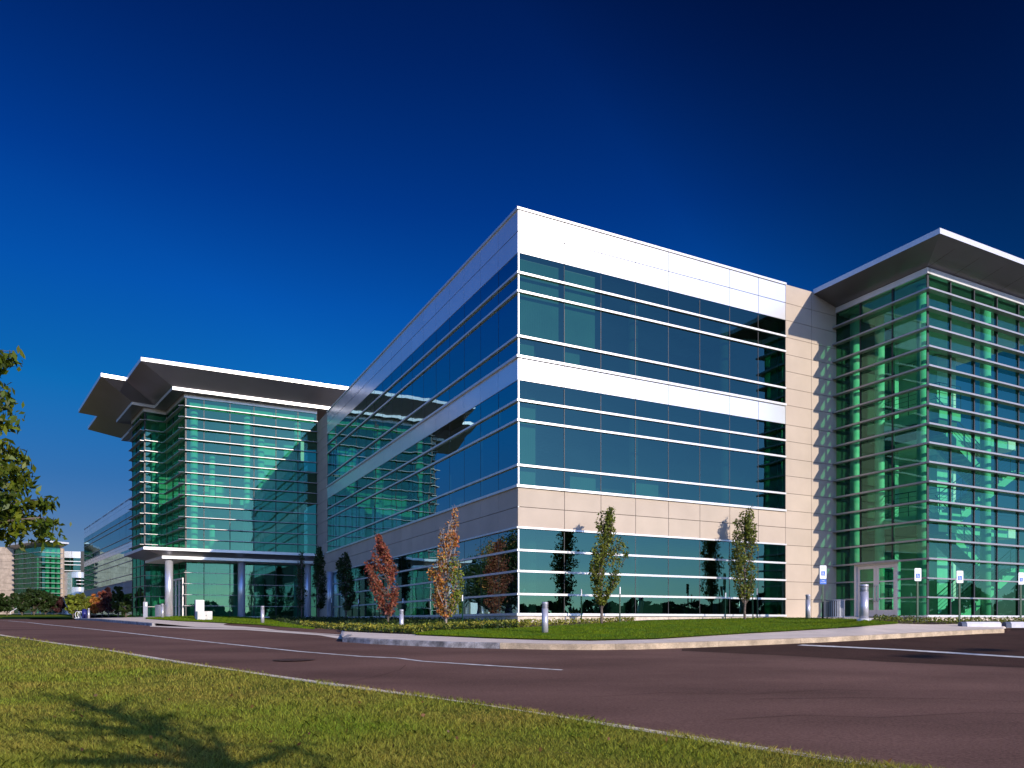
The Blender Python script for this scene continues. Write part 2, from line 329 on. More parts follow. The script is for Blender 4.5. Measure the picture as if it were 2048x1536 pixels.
def poly(pts): return lambda x: float(np.interp(x, [p[0] for p in pts], [p[1] for p in pts]))
# raised land behind the kerb
def land_sheet():
    v = []; q = []; rows = 30; xs = sorted(set(list(np.arange(60, 2600, 9.0)) + [681, 685, 2009, 2016])); n = rows+1
    for x in xs:
        yc = float(np.interp(x, CPX, CY)); yb = float(np.interp(x, YB[0], YB[1]))+10
        for r in range(rows+1):
            Y = yc + 0.14 + (yb-yc-0.14)*(r/rows); X, _ = at(x, Y); v.append((X, Y, land(x, Y)))
    for i in range(len(xs)-1):
        for r in range(rows): q.append((i*n+r, (i+1)*n+r, (i+1)*n+r+1, i*n+r+1))
    o = arr_mesh('sidewalk', v, q, M['concrete']); tag(o, kind='structure')
land_sheet()
def curbline(name, pts, hgt, m, w=0.15, joint=2.4):
    """kerb stones laid end to end"""
    mb = MB(); P = []
    for i in range(len(pts)-1):
        (x0, y0), (x1, y1) = pts[i], pts[i+1]; L = math.hypot(x1-x0, y1-y0); k = max(1, int(L/0.4))
        for j in range(k): t = j/k; P.append((x0+(x1-x0)*t, y0+(y1-y0)*t))
    P.append(pts[-1]); acc = 0; start = 0
    def run(Q):
        nrm = []
        for k in range(len(Q)):
            a = Q[max(0, k-1)]; b = Q[min(len(Q)-1, k+1)]; dx, dy = b[0]-a[0], b[1]-a[1]; l = math.hypot(dx, dy); nrm.append((-dy/l, dx/l))
        i = len(mb.v)
        for (x, y), (nx, ny) in zip(Q, nrm):
            z = f(y); h = hgt
            mb.v += [(x, y, z-0.1), (x, y, z+h-0.02), (x+nx*0.02, y+ny*0.02, z+h), (x+nx*w, y+ny*w, z+h), (x+nx*w, y+ny*w, z-0.1)]
        for k in range(len(Q)-1):
            for e in range(4): mb.f.append((i+k*5+e, i+(k+1)*5+e, i+(k+1)*5+e+1, i+k*5+e+1))
        mb.f.append((i, i+1, i+2, i+3, i+4)); j = i+(len(Q)-1)*5; mb.f.append((j+4, j+3, j+2, j+1, j))
    for k in range(1, len(P)):
        acc += math.hypot(P[k][0]-P[k-1][0], P[k][1]-P[k-1][1])
        if acc > joint or k == len(P)-1:
            Q = P[start:k+1]
            if len(Q) > 1:
                dx, dy = Q[-1][0]-Q[-2][0], Q[-1][1]-Q[-2][1]; l = math.hypot(dx, dy); e = Q[-1]
                Q = Q[:-1] + [(e[0]-dx/l*0.008, e[1]-dy/l*0.008)]
                run(Q)
            start = k; acc = 0
    o = mb.build(name, m); tag(o, kind='structure'); return o
cw = [at(p, y) for p, y in zip(CPX, CY)]
curbline('kerb', [c for c, p in zip(cw, CPX) if 150 <= p <= 304], 0.12, M['granite'])
cA = [c for c, p in zip(cw, CPX) if 685 <= p <= 1010]; cB = [c for c, p in zip(cw, CPX) if 1000 <= p <= 2009]
curbline('kerb', [at(693, CY[CPX.index(685)]+1.1)] + cA, 0.13, M['granite'])
curbline('kerb', cB, 0.13, M['kerb'])
# gutter line at kerb foot (pale concrete apron)
strip('gutter', np.arange(300, 700, 8), poly([(300, 1253.5), (391, 1258), (489, 1260), (586, 1267), (640, 1271), (690, 1280)]), poly([(300, 1251.5), (391, 1255), (489, 1257.5), (586, 1264), (681, 1272), (690, 1274)]), lambda p, Y: f(Y), M['concrete'], 0.006, 3)
# near kerb: straight line from (-15.1,22.0) to (2.6,5.12)
K0 = (-15.1, 22.0); K1 = (2.6, 5.12); kd = (K1[0]-K0[0], K1[1]-K0[1]); kl = math.hypot(*kd); kd = (kd[0]/kl, kd[1]/kl); kn = (-kd[1], kd[0])   # kn points to the road
def kerbpt(t):
    w = 0.05*math.sin(t*0.55) + (0.9*max(0, -t-2)**1.3*0.03); return (K0[0]+kd[0]*t-kn[0]*w, K0[1]+kd[1]*t-kn[1]*w)
mb = MB(); NT = 150; ts = np.linspace(-45, 40, NT)
for t in ts:
    x, y = kerbpt(t)
    for d, z in ((0.0, -0.05), (0.0, 0.022), (-0.16, 0.03), (-0.16, -0.05)):
        mb.v.append((x+kn[0]*d, y+kn[1]*d, f(y)+z))
for i in range(NT-1):
    for e in range(3): mb.f.append((i*4+e, (i+1)*4+e, (i+1)*4+e+1, i*4+e+1))
tag(mb.build('kerb', M['concrete']), kind='structure')
# near lawn sheet
def lawnz(x, y): return f(y) + 0.035 + 0.02*math.sin(x*0.9+1)*math.cos(y*0.7)
v = []; q = []; ds = [0.15, 0.5, 1, 2, 3, 4.5, 6, 8, 11, 15, 20, 28, 40]
for t in ts:
    x, y = kerbpt(t)
    for d in ds:
        X, Y = x-kn[0]*d, y-kn[1]*d; v.append((X, Y, lawnz(X, Y)))
n = len(ds)
for i in range(NT-1):
    for r in range(n-1): q.append((i*n+r, (i+1)*n+r, (i+1)*n+r+1, i*n+r+1))
tag(arr_mesh('lawn', v, q, M['lawn_near']), kind='structure')
# grass blades
def blades(name, P, H, W, m, lean=0.5):
    n = len(P); an = RNG.uniform(0, 2*math.pi, n); d = np.stack([np.cos(an), np.sin(an), np.zeros(n)], 1); le = RNG.uniform(0.1, lean, n)[:, None]*H[:, None]
    a2 = RNG.uniform(0, 2*math.pi, n); w = np.stack([np.cos(a2), np.sin(a2), np.zeros(n)], 1)*W[:, None]
    up = np.zeros((n, 3)); up[:, 2] = H
    v = np.stack([P-w, P+w, P+d*le*0.45+up*0.62+w*0.6, P+d*le*1.25+up, P+d*le*0.45+up*0.62-w*0.6], 1).reshape(-1, 3)
    b = np.arange(n)[:, None]*5; q = b + np.array([[0, 1, 2, 3, 4]])
    o = arr_mesh(name, v, q, m); tag(o, kind='stuff'); return o
def near_points(n):
    out = []
    px = RNG.uniform(-420, 2050, n*2); dr = RNG.uniform(0, 1, n*2)
    py = 1262 + dr*(1640-1262)
    Y = CZ/((py-HY)/F + 0.036); Y = np.where(Y > 25, 25, Y); X = (px-CX)/F*Y
    d = (X-K0[0])*kn[0] + (Y-K0[1])*kn[1]
    t = (X-K0[0])*kd[0] + (Y-K0[1])*kd[1]
    k = (d < -0.07-0.05*np.sin(t*0.55)+0.035*np.sin(t*5.3)*np.sin(t*1.7)+RNG.normal(0, 0.02, len(d))) & (Y < 24); X, Y = X[k][:n], Y[k][:n]
    return X, Y
X, Y = near_points(230000)
Z = np.interp(Y, [0, 25, 30], [0, 0.9, 1.02]) + 0.03 + 0.02*np.sin(X*0.9+1)*np.cos(Y*0.7)
cl = np.sin(X*3.1+np.sin(Y*2.3)*1.4)*np.cos(Y*2.7+np.sin(X*1.9)) ; sz = np.clip(Y/6.0, 0.8, 2.2)
H = RNG.uniform(0.018, 0.052, len(X))*(1+0.35*cl)*(0.8+0.2*sz); W = RNG.uniform(0.0013, 0.0028, len(X))*sz
blades('grass', np.stack([X, Y, Z], 1), H, W, M['blade'], 1.1)

# a few fallen leaves on the grass and along the kerb
X, Y = near_points(90); Z = np.interp(Y, [0, 25, 30], [0, 0.9, 1.02]) + 0.085
M['lf_fallen'] = leafm('fallen_leaf', (0.20, 0.10, 0.035), (0.12, 0.06, 0.02)); tag(leaves('fallen_leaves', np.stack([X, Y, Z], 1), 0.042, M['lf_fallen'], aspect=0.7), kind='stuff')
# lawn island near the corner, far lawn, beds
L1F = poly([(829, 1270.5), (900, 1273.5), (973, 1277), (1098, 1281), (1184, 1282), (1313, 1279), (1489, 1268), (1580, 1263), (1692, 1256), (1798, 1248)])
L1B = poly([(829, 1270), (876, 1263), (993, 1260), (1100, 1254), (1196, 1248.6), (1313, 1240.5), (1430, 1236), (1500, 1235.6), (1620, 1237), (1720, 1240.6), (1798, 1247.5)])
strip('lawn', np.concatenate([np.arange(829, 1798, 8), [1798]]), L1F, L1B, land, M['lawn'], 0.03)
L2F = poly([(290, 1237.8), (366, 1243), (423, 1245.5), (513, 1250.5), (630, 1261)])
L2B = poly([(290, 1237.4), (354, 1233.2), (464, 1233.2), (537, 1237), (562, 1246), (630, 1258.5)])
strip('lawn', np.concatenate([np.arange(290, 630, 8), [630]]), L2F, L2B, land, M['lawn'], 0.03)
def sc_pts(x0, x1, yf, yb, n, zf=land):
    out = []
    for _ in range(n):
        x = random.uniform(x0, x1); a, b = yf(x), yb(x)
        if a-b < 0.3: continue
        Y0 = TABLE(x, a, zf); Y1 = TABLE(x, b, zf); Y = random.uniform(Y0, Y1); X, _ = at(x, Y); out.append((X, Y, zf(x, Y)))
    return np.array(out)
_tc = {}
def TABLE(x, y, zf):
    k = (round(x/4), round(y*4), zf is land)
    if k not in _tc:
        _tc[k] = solve(round(x/4)*4, y, zf, 2.5, 100)
        if zf is land: _tc[k] = min(_tc[k], wall_y(x)-0.15)
    return _tc[k]
P = sc_pts(831, 1795, L1F, L1B, 60000); blades('grass', P+[0, 0, 0.02], RNG.uniform(0.02, 0.055, len(P)), RNG.uniform(0.004, 0.008, len(P)), M['blade2'], 0.8)
P = sc_pts(292, 628, L2F, L2B, 14000); blades('grass', P+[0, 0, 0.02], RNG.uniform(0.03, 0.07, len(P)), RNG.uniform(0.007, 0.013, len(P)), M['blade2'], 0.8)
WALLY = poly([(440, 1234), (537, 1236), (654, 1237.5), (803, 1240.5), (1035, 1249), (1200, 1245), (1573, 1235.5), (1620, 1236)])
B1F = poly([(537, 1237), (562, 1246), (635, 1260), (700, 1263.5), (750, 1266), (829, 1269), (829, 1269), (876, 1263), (993, 1260), (1100, 1254), (1196, 1248.6), (1313, 1240.5), (1430, 1236.5), (1573, 1236.2)])
LFY = lambda x: WALLY(x)
def bed_back(x):  # up to the wall
    return max(WALLY(x)-0.1, 1234)
strip('planting_bed', np.arange(537, 1575, 8), B1F, lambda x: min(WALLY(x), B1F(x)-0.1), land, M['soil'], 0.035)
P = sc_pts(540, 1035, B1F, lambda x: min(WALLY(x), B1F(x)-0.1), 26000)
h = RNG.uniform(0.03, 0.20, len(P)); P2 = P.copy(); P2[:, 2] += h*RNG.uniform(0.3, 1, len(P))
tag(leaves('ground_cover', P2, 0.09, M['lf_cover']), kind='stuff')
P = sc_pts(600, 1060, B1F, lambda x: B1F(x)-4.5, 3600); P[:, 2] += RNG.uniform(0.03, 0.24, len(P))
tag(leaves('ground_cover', P, 0.08, M['lf_coveryel']), kind='stuff')
P = sc_pts(1040, 1560, B1F, lambda x: min(WALLY(x), B1F(x)-0.15), 4200); P[:, 2] += RNG.uniform(0.02, 0.18, len(P))
tag(leaves('ground_cover', P, 0.07, M['lf_coveryel']), kind='stuff')
# bed by the stair tower
BF = poly([(1745, 1245), (1790, 1247.5), (1830, 1248.5), (1860, 1249), (1990, 1247), (2100, 1247), (2600, 1247)])
BBk = poly([(1745, 1240), (1790, 1240), (1852, 1244.0), (1990, 1243.2), (2100, 1243), (2600, 1243)])
strip('planting_bed', np.arange(1745, 2600, 10), BF, lambda x: BBk(x), land, M['soil'], 0.03)
P = sc_pts(1748, 2200, BF, BBk, 3000); P[:, 2] += RNG.uniform(0.02, 0.28, len(P))**1.3
tag(leaves('ground_cover', P, 0.08, M['lf_green']), kind='stuff')

# road paint
def paintline(name, pts, w, m=None, off=0.006, flat=None):
    mb = MB(); P = [on_road(*p) for p in pts]; Q = []
    for i in range(len(P)-1):
        a, b = P[i], P[i+1]; k = max(1, int(math.dist(a, b)/0.6))
        for j in range(k): t = j/k; Q.append((a[0]+(b[0]-a[0])*t, a[1]+(b[1]-a[1])*t))
    Q.append(P[-1][:2])
    for k, (x, y) in enumerate(Q):
        a = Q[max(0, k-1)]; b = Q[min(len(Q)-1, k+1)]; dx, dy = b[0]-a[0], b[1]-a[1]; l = math.hypot(dx, dy); nx, ny = -dy/l, dx/l
        ww = w*0.5*(1+0.12*math.sin(k*1.7))
        for s in (1, -1): X, Y = x+nx*ww*s, y+ny*ww*s; mb.v.append((X, Y, f(Y)+off))
    for k in range(len(Q)-1): mb.f.append((2*k, 2*k+1, 2*k+3, 2*k+2))
    return tag(mb.build(name, m or M['paint']), kind='structure')
strip('asphalt_patch', np.arange(1364, 2600, 12), poly([(1364, 1302), (1600, 1313), (1774, 1324), (2048, 1336), (2600, 1360)]), poly([(1364, 1297), (1649, 1284.5), (1874, 1272), (2009, 1265), (2016, 1257), (2600, 1253)]), lambda p, Y: f(Y), M['asphalt_dark'], 0.004, 10)
paintline('road_line', [(-60, 1240.5), (0, 1241.3), (90, 1249), (200, 1260), (415, 1284), (600, 1303.5), (725, 1313.5), (795, 1316.5), (845, 1323), (1024, 1334.5), (1124, 1340.5)], 0.10)
paintline('stop_line', [(1600, 1290.5), (1800, 1300), (2048, 1315.5), (2300, 1332)], 0.36, off=0.009)
# thin asphalt seams
paintline('road_seam', [(1500, 1399), (1700, 1396), (1900, 1398), (2100, 1406)], 0.012, M['asphalt_dark'])
paintline('road_seam', [(1364, 1302.5), (1600, 1313.5), (1774, 1324.5), (2048, 1336.5)], 0.02, M['sand'], off=0.007)
for pts in ([(690, 1400-35), (760, 1352), (800, 1340), (812, 1330)], [(1180, 1395), (1330, 1386), (1500, 1389), (1660, 1380), (1780, 1383)], [(900, 1306), (1120, 1311), (1290, 1309), (1420, 1316)], [(1450, 1440), (1600, 1431), (1760, 1436), (1950, 1426), (2100, 1430)]):
    paintline('road_seam', pts, 0.010, M['asphalt_dark'])
# sand by the near kerb
mb = MB(); x0, y0, _ = on_road(1205, 1452)
pts = []
for k in range(28):
    a = 2*math.pi*k/28; r = 1+0.18*math.sin(3*a)+0.1*math.sin(7*a); X = x0+kd[0]*0.55*r*math.cos(a)+kn[0]*0.17*r*math.sin(a); Y = y0+kd[1]*0.55*r*math.cos(a)+kn[1]*0.17*r*math.sin(a); pts.append((X, Y, f(Y)+0.005))
mb.v = pts; mb.f = [tuple(range(28))]; tag(mb.build('sand', M['sand']), kind='stuff')
# manhole
x, y, z = on_road(589, 1320.5)
mt = thing('manhole_cover', (x, y, z), 0, 'round rusty iron manhole cover set in the road below the white centre line', 'manhole cover')
mb = MB(); mb.cyl(0, 0, -0.02, 0.012, 0.30, n=32); mb.build('lid', M['iron'], mt)
mb = MB()
for k in range(32):
    a0, a1 = 2*math.pi*k/32, 2*math.pi*(k+1)/32; c0, s0, c1, s1 = math.cos(a0), math.sin(a0), math.cos(a1), math.sin(a1)
    mb.quad((0.305*c0, 0.305*s0, 0.014), (0.305*c1, 0.305*s1, 0.014), (0.37*c1, 0.37*s1, 0.010), (0.37*c0, 0.37*s0, 0.010))
mb.build('rim', M['iron'], mt)
# far lawn and hill at the left
def far_z(x, y): return 1.45 + 0.85*min(1, max(0, (y-84-0.0)/30))
v = []; q = []; pxs = np.arange(-900, 175, 25); Ys = [80, 84, 88, 94, 100, 108, 116, 130, 170, 260, 400]
for p in pxs:
    for Y in Ys: X, _ = at(p, Y); v.append((X, Y, far_z(X, Y)-(0.1 if Y == 80 else 0)))
n = len(Ys)
for i in range(len(pxs)-1):
    for r in range(n-1): q.append((i*n+r, (i+1)*n+r, (i+1)*n+r+1, i*n+r+1))
tag(arr_mesh('far_lawn', v, q, M['lawn']), kind='structure')

# ------------------------------------------------------------------ main office block
A0 = ((1036-CX)/F*25.2, 25.2); ZB = 1.1
def Wl(a, b): return (A0[0]+a*U[0]+b*V[0], A0[1]+a*U[1]+b*V[1])
off = thing('office_block', (*A0, ZB), TH, 'three storey office block with white metal bands and blue ribbon windows at the centre', 'office building', shift=(0, 0, ZB))
BAY = 1.521; RB = [0, 1.83] + [1.83+BAY*k for k in range(1, 8)]     # right facade joints 0..12.47
LB = [27.48*k/18 for k in range(19)]
RF = ((0, 0), (30, 0)); LF = ((0, 40), (0, 0))   # right side of p0->p1 is outward ; for LF, p0->p1 goes -b, outward = -a
def lf(mb, b0, b1, *r): mb.seg(LF[0], LF[1], 40-b1, 40-b0, *r)
FL = [('ground', 1.443, 4.346, [2.118, 2.895, 3.604]), ('second', 5.781, 9.342, [6.473, 7.992, 8.667]), ('third', 10.153, 13.647, [10.828, 12.347, 12.971])]
# backing shell (dark joints, structure)
mb = MB()
for z0, z1 in ((4.35, 5.78), (9.345, 10.15), (13.65, 15.14)):
    mb.seg(*RF, 0.06, 12.5, -0.35, -0.03, z0, z1); lf(mb, 0.06, 27.5, -0.35, -0.03, z0, z1)
mb.build('wall_backing', M['joint'], off)
mb = MB()
for z0, z1 in ((13.66, 14.359), (14.385, 15.10)):
    for i in range(8): mb.seg(*RF, RB[i]+(0.010 if i else -0.0), RB[i+1]-0.012, -0.03, 0.0, z0, z1)
mb.build('parapet_panels', M['white'], off)
mb = MB()
for z0, z1 in ((13.66, 14.359), (14.385, 15.10)):
    for i in range(18): lf(mb, LB[i]+0.012, LB[i+1]-0.002, -0.03, 0.0, z0, z1)
mb.build('parapet_panels', M['white'], off)
mb = MB(); mb.seg(*RF, -0.05, 12.48, -0.45, 0.05, 15.10, 15.18); lf(mb, 0.46, 27.5, -0.45, 0.05, 15.10, 15.18); mb.build('coping', M['alu'], off)
mb = MB()
for i in range(8): mb.seg(*RF, RB[i]+(0.010 if i else 0), RB[i+1]-0.012, -0.03, 0.0, 9.36, 10.11)
mb.build('spandrel_panels', M['white'], off)
mb = MB()
for i in range(18): lf(mb, LB[i]+0.012, LB[i+1]-0.002, -0.03, 0.0, 9.36, 10.11)
mb.build('spandrel_panels', M['white'], off)
mb = MB()
for z0, z1 in ((4.40, 5.062), (5.082, 5.74)):
    for i in range(8): mb.seg(*RF, RB[i]+(0.009 if i else 0), RB[i+1]-0.011, -0.03, 0.0, z0, z1)
mb.build('stone_band', M['beige'], off)
mb = MB()
for z0, z1 in ((4.40, 5.062), (5.082, 5.74)):
    for i in range(18): lf(mb, LB[i]+0.012, LB[i+1]-0.002, -0.03, 0.0, z0, z1)
mb.build('stone_band', M['beige'], off)
# foundation
mb = MB(); 
for i in range(8): mb.seg(*RF, RB[i]+(0.006 if i else 0.0), RB[i+1]-0.008, -0.3, -0.01, 0.6, 1.385)
mb.build('foundation', M['stone'], off)
mb = MB()
for i in range(20): lf(mb, i*1.52+0.012, (i+1)*1.52-0.004, -0.3, -0.01, 0.6, 1.385)
mb.build('foundation', M['stone'], off)
# white transoms: each a bar wrapping the corner
for nm, z0, z1, zs in FL:
    for z in [z0] + zs + [z1]:
        h = 0.036 if z in zs else (0.042 if z == z0 else 0.03); d = 0.055 if z in zs else 0.075
        if z == z1 and z > 9: continue
        mb = MB(); zz = z-0.01 if z == z0 else z+ (0.02 if z == z1 else 0)
        mb.seg(*RF, -d, 12.46, -0.05, d, zz-h, zz+h); lf(mb, 0.0505, 27.47, -0.05, d, zz-h, zz+h); mb.build('transom', M['alu'], off)
# windows: one per bay and storey
for nm, z0, z1, zs in FL:
    for i in range(8):
        mb = MB(); mb.pane(*RF, RB[i], RB[i+1], -0.015, z0, z1, tilt=0.0014); w = mb.build('window', M['glassdark'], off)
        mb = MB(); mb.seg(*RF, RB[i+1]-0.012, RB[i+1]+0.012, -0.09, -0.010, z0+0.05, z1-0.05); mb.build('mullion', M['dark'], w)
    for i in range(18):
        mb = MB(); mb.pane((0, LB[i+1]), (0, LB[i]), 0, LB[i+1]-LB[i], -0.015, z0, z1, tilt=0.0006); w = mb.build('window', M['glassleft'], off)
        mb = MB(); lf(mb, LB[i+1]-0.008, LB[i+1]+0.008, -0.09, -0.012, z0+0.05, z1-0.05); mb.build('mullion', M['dark'], w)
mb = MB(); mb.box(0.005, 0.05, 0.005, 0.05, 1.4, 13.7); mb.build('corner_mullion', M['alu'], off)
# beige wall to the right and end wall at the left
def panels(mb, p0, p1, ss, zs, gap=0.008, d0=-0.04, d1=0.0):
    for i in range(len(ss)-1):
        for j in range(len(zs)-1): mb.seg(p0, p1, ss[i]+gap, ss[i+1]-gap, d0, d1, zs[j]+gap, zs[j+1]-gap)
ZP = [0.8, 2.11, 2.84, 3.57, 4.35, 5.07, 5.78, 6.5, 7.22, 7.94, 8.66, 9.34, 10.15, 10.85, 11.55, 12.25, 12.95, 13.66, 14.37, 15.14]
mb = MB(); panels(mb, *RF, [12.475, 13.99, 15.50], ZP); mb.build('beige_wall', M['beige'], off)
mb = MB(); mb.seg(*RF, 12.48, 19.2, -0.4, -0.03, 0.8, 15.12); mb.build('wall_backing', M['joint'], off)
mb = MB(); panels(mb, (0, 40), (0, 0), [40-30.57, 40-29.0, 40-27.48], ZP); mb.build('end_wall', M['beige'], off)
mb = MB(); lf(mb, 27.49, 31.0, -0.3, -0.03, 0.8, 15.12); mb.build('wall_backing', M['joint'], off)
mb = MB(); mb.box(0.36, 15.0, 0.36, 30.5, 14.0, 14.3); mb.build('roof', M['roof'], off)
# interior slabs, core, columns and blinds
mb = MB(); mb.box(0.36, 12.4, 0.36, 30.0, 4.45, 5.5); mb.build('floor_slab', M['slab'], off)
mb = MB(); mb.box(0.36, 12.4, 0.36, 30.0, 9.40, 9.95); mb.build('floor_slab', M['slab'], off)
mb = MB(); mb.box(0.31, 12.4, 0.31, 30.0, 1.2, 1.38); mb.build('floor_slab', M['carpet'], off)
mb = MB()
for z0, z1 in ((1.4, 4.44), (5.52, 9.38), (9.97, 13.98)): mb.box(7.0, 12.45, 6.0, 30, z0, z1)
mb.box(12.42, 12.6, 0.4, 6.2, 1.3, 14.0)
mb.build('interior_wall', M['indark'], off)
for (a, b) in ((1.0, 1.0), (5.6, 1.2), (10.2, 1.2), (1.2, 8), (1.2, 15), (1.2, 22)):
    mb = MB(); mb.cyl(a, b, 1.4, 13.95, 0.22, n=14); mb.build('interior_column', M['indark'], off, smooth=True)
def blind(i, z0, z1, a0=None, a1=None):
    mb = MB(); s0 = RB[i]+0.12 if a0 is None else a0; s1 = RB[i+1]-0.10 if a1 is None else a1
    k = int((s1-s0)/0.09)
    for j in range(k): mb.seg(*RF, s0+(s1-s0)*j/k, s0+(s1-s0)*(j+0.97)/k, -0.26-0.01*(j % 2), -0.24, z0, z1)
    mb.build('window_blind', M['blind'], off)
blind(0, 10.9, 13.6); blind(1, 10.9, 13.6); blind(0, 10.22, 10.80, 0.2, 0.75); blind(1, 10.22, 10.72, 1.9, 2.6)
blind(0, 5.85, 6.45, 0.2, 0.8); blind(1, 5.85, 6.45, 2.2, 3.3); blind(4, 5.85, 6.45, 4.9, 6.1); blind(0, 6.5, 8.6, 0.15, 0.8)

# ------------------------------------------------------------------ stair tower at the right
TA = 15.513; TL = 4.117
Cw = Wl(TA, -TL); st = thing('stair_tower', (*Cw, ZB), TH, 'green glass stair tower with flat projecting roof at the right of the beige wall', 'glass tower', shift=(TA, -TL, ZB))
TW = 11.0; TD = 3.2
Bp, Cp, Dp = (TA, 0.0), (TA, -TL), (TA+TW, -TL)
LM = [0, 1.17, 2.65, TL]; RM = [0, 1.474, 2.99, 4.53, 6.05, 7.57, 9.09, 11.0]
FZ = [13.846-0.7325*k for k in range(17)]; GZ0, GZ1 = 1.42, 14.50
for k, z in enumerate(FZ):
    up = z > 4.2; dp = 0.24 if z > 3 else 0.07; mb = MB()
    door = z < 3.2
    if door: mb.seg(Bp, Cp, 0.0, 0.93, 0.0, dp, z-0.03, z+0.03); mb.seg(Bp, Cp, 2.93, TL+dp, 0.0, dp, z-0.03, z+0.03)
    else: mb.seg(Bp, Cp, 0.0, TL+dp, 0.0, dp, z-0.035, z+0.02)
    mb.seg(Cp, Dp, 0.0, TW, 0.0, dp, z-0.035, z+0.02)
    if not door:
        mb.seg(Bp, Cp, 0.0, TL+dp+0.012, dp, dp+0.02, z-0.045, z+0.022); mb.seg(Cp, Dp, -dp+0.0, TW, dp, dp+0.02, z-0.045, z+0.022)
    mb.build('sunshade_fin', M['fin'], st)
zs = [GZ1] + FZ + [GZ0]
for i in range(len(LM)-1):
    mb = MB()
    for j in range(len(zs)-1):
        if zs[j] < 3.0 and i == 1: continue
        s0, s1 = LM[i], LM[i+1]
        if zs[j] < 3.0 and i == 0: s1 = 0.93
        if zs[j] < 3.0 and i == 2: s0 = 2.93
        mb.pane(Bp, Cp, s0, s1, -0.03, zs[j+1], zs[j], tilt=0.0008)
    w = mb.build('window', M['glassgreen'], st)
    mb = MB(); mb.seg(Bp, Cp, LM[i+1]-0.03, LM[i+1]+(0.03 if i < 2 else 0.0), -0.12, -0.002, 3.67 if i < 2 else GZ0, GZ1); mb.build('mullion', M['dark'], w)
for i in range(len(RM)-1):
    mb = MB()
    for j in range(len(zs)-1): mb.pane(Cp, Dp, RM[i], RM[i+1], -0.03, zs[j+1], zs[j], tilt=0.0008)
    w = mb.build('window', M['glassgreen'], st)
    mb = MB(); mb.seg(Cp, Dp, RM[i+1]-0.03, RM[i+1]+0.03, -0.12, -0.002, GZ0, GZ1); mb.build('mullion', M['dark'], w)
mb = MB(); mb.seg(Bp, Cp, 0.0, TL+0.06, -0.15, 0.06, 14.50, 14.73); mb.seg(Cp, Dp, 0.0, TW, -0.15, 0.06, 14.50, 14.73); mb.build('head_band', M['alu'], st)
mb = MB(); mb.seg(Bp, Cp, 2.95, TL+0.03, -0.10, 0.03, 1.36, 1.42); mb.seg(Bp, Cp, 0, 0.93, -0.10, 0.03, 1.36, 1.42); mb.seg(Cp, Dp, 0, TW, -0.10, 0.05, 1.36, 1.44); mb.build('sill', M['alu'], st)
mb = MB()
for i in range(7): mb.seg(Cp, Dp, RM[i]+0.006, RM[i+1]-0.006, -0.3, 0.0, 0.7, 1.36)
mb.seg(Bp, Cp, 2.95, TL-0.31, -0.3, -0.01, 0.7, 1.36); mb.build('foundation', M['stone'], st)
# projecting roof
e1, e2 = 1.405, 1.433
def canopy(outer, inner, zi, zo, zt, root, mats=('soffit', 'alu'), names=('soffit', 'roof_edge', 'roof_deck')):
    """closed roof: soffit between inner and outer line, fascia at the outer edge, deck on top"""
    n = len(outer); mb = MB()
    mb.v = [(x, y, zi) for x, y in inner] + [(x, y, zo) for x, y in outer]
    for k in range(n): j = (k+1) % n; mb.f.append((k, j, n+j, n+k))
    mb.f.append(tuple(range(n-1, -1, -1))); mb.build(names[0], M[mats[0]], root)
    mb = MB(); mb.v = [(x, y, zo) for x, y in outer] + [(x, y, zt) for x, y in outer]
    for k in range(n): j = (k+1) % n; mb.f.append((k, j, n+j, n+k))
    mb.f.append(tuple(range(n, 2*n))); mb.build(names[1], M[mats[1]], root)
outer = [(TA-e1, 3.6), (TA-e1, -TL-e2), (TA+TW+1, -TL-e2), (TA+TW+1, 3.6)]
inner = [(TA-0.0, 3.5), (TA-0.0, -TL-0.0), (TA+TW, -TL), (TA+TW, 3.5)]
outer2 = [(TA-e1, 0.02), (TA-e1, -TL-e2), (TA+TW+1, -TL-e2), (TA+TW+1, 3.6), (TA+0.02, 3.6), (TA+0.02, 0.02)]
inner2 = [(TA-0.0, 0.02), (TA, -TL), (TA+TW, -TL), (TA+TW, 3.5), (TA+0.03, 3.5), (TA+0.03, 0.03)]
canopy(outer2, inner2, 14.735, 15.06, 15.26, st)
mb = MB()  # soffit joint lines
for a in [TA-0.0+1.52*k for k in range(0, 8)]:
    mb.box8([(a-0.008, -TL-e2+0.05, 15.05), (a+0.008, -TL-e2+0.05, 15.05), (a+0.008, -TL, 14.73), (a-0.008, -TL, 14.73), (a-0.008, -TL-e2+0.05, 15.056), (a+0.008, -TL-e2+0.05, 15.056), (a+0.008, -TL, 14.736), (a-0.008, -TL, 14.736)])
mb.build('soffit_joint', M['joint'], st)
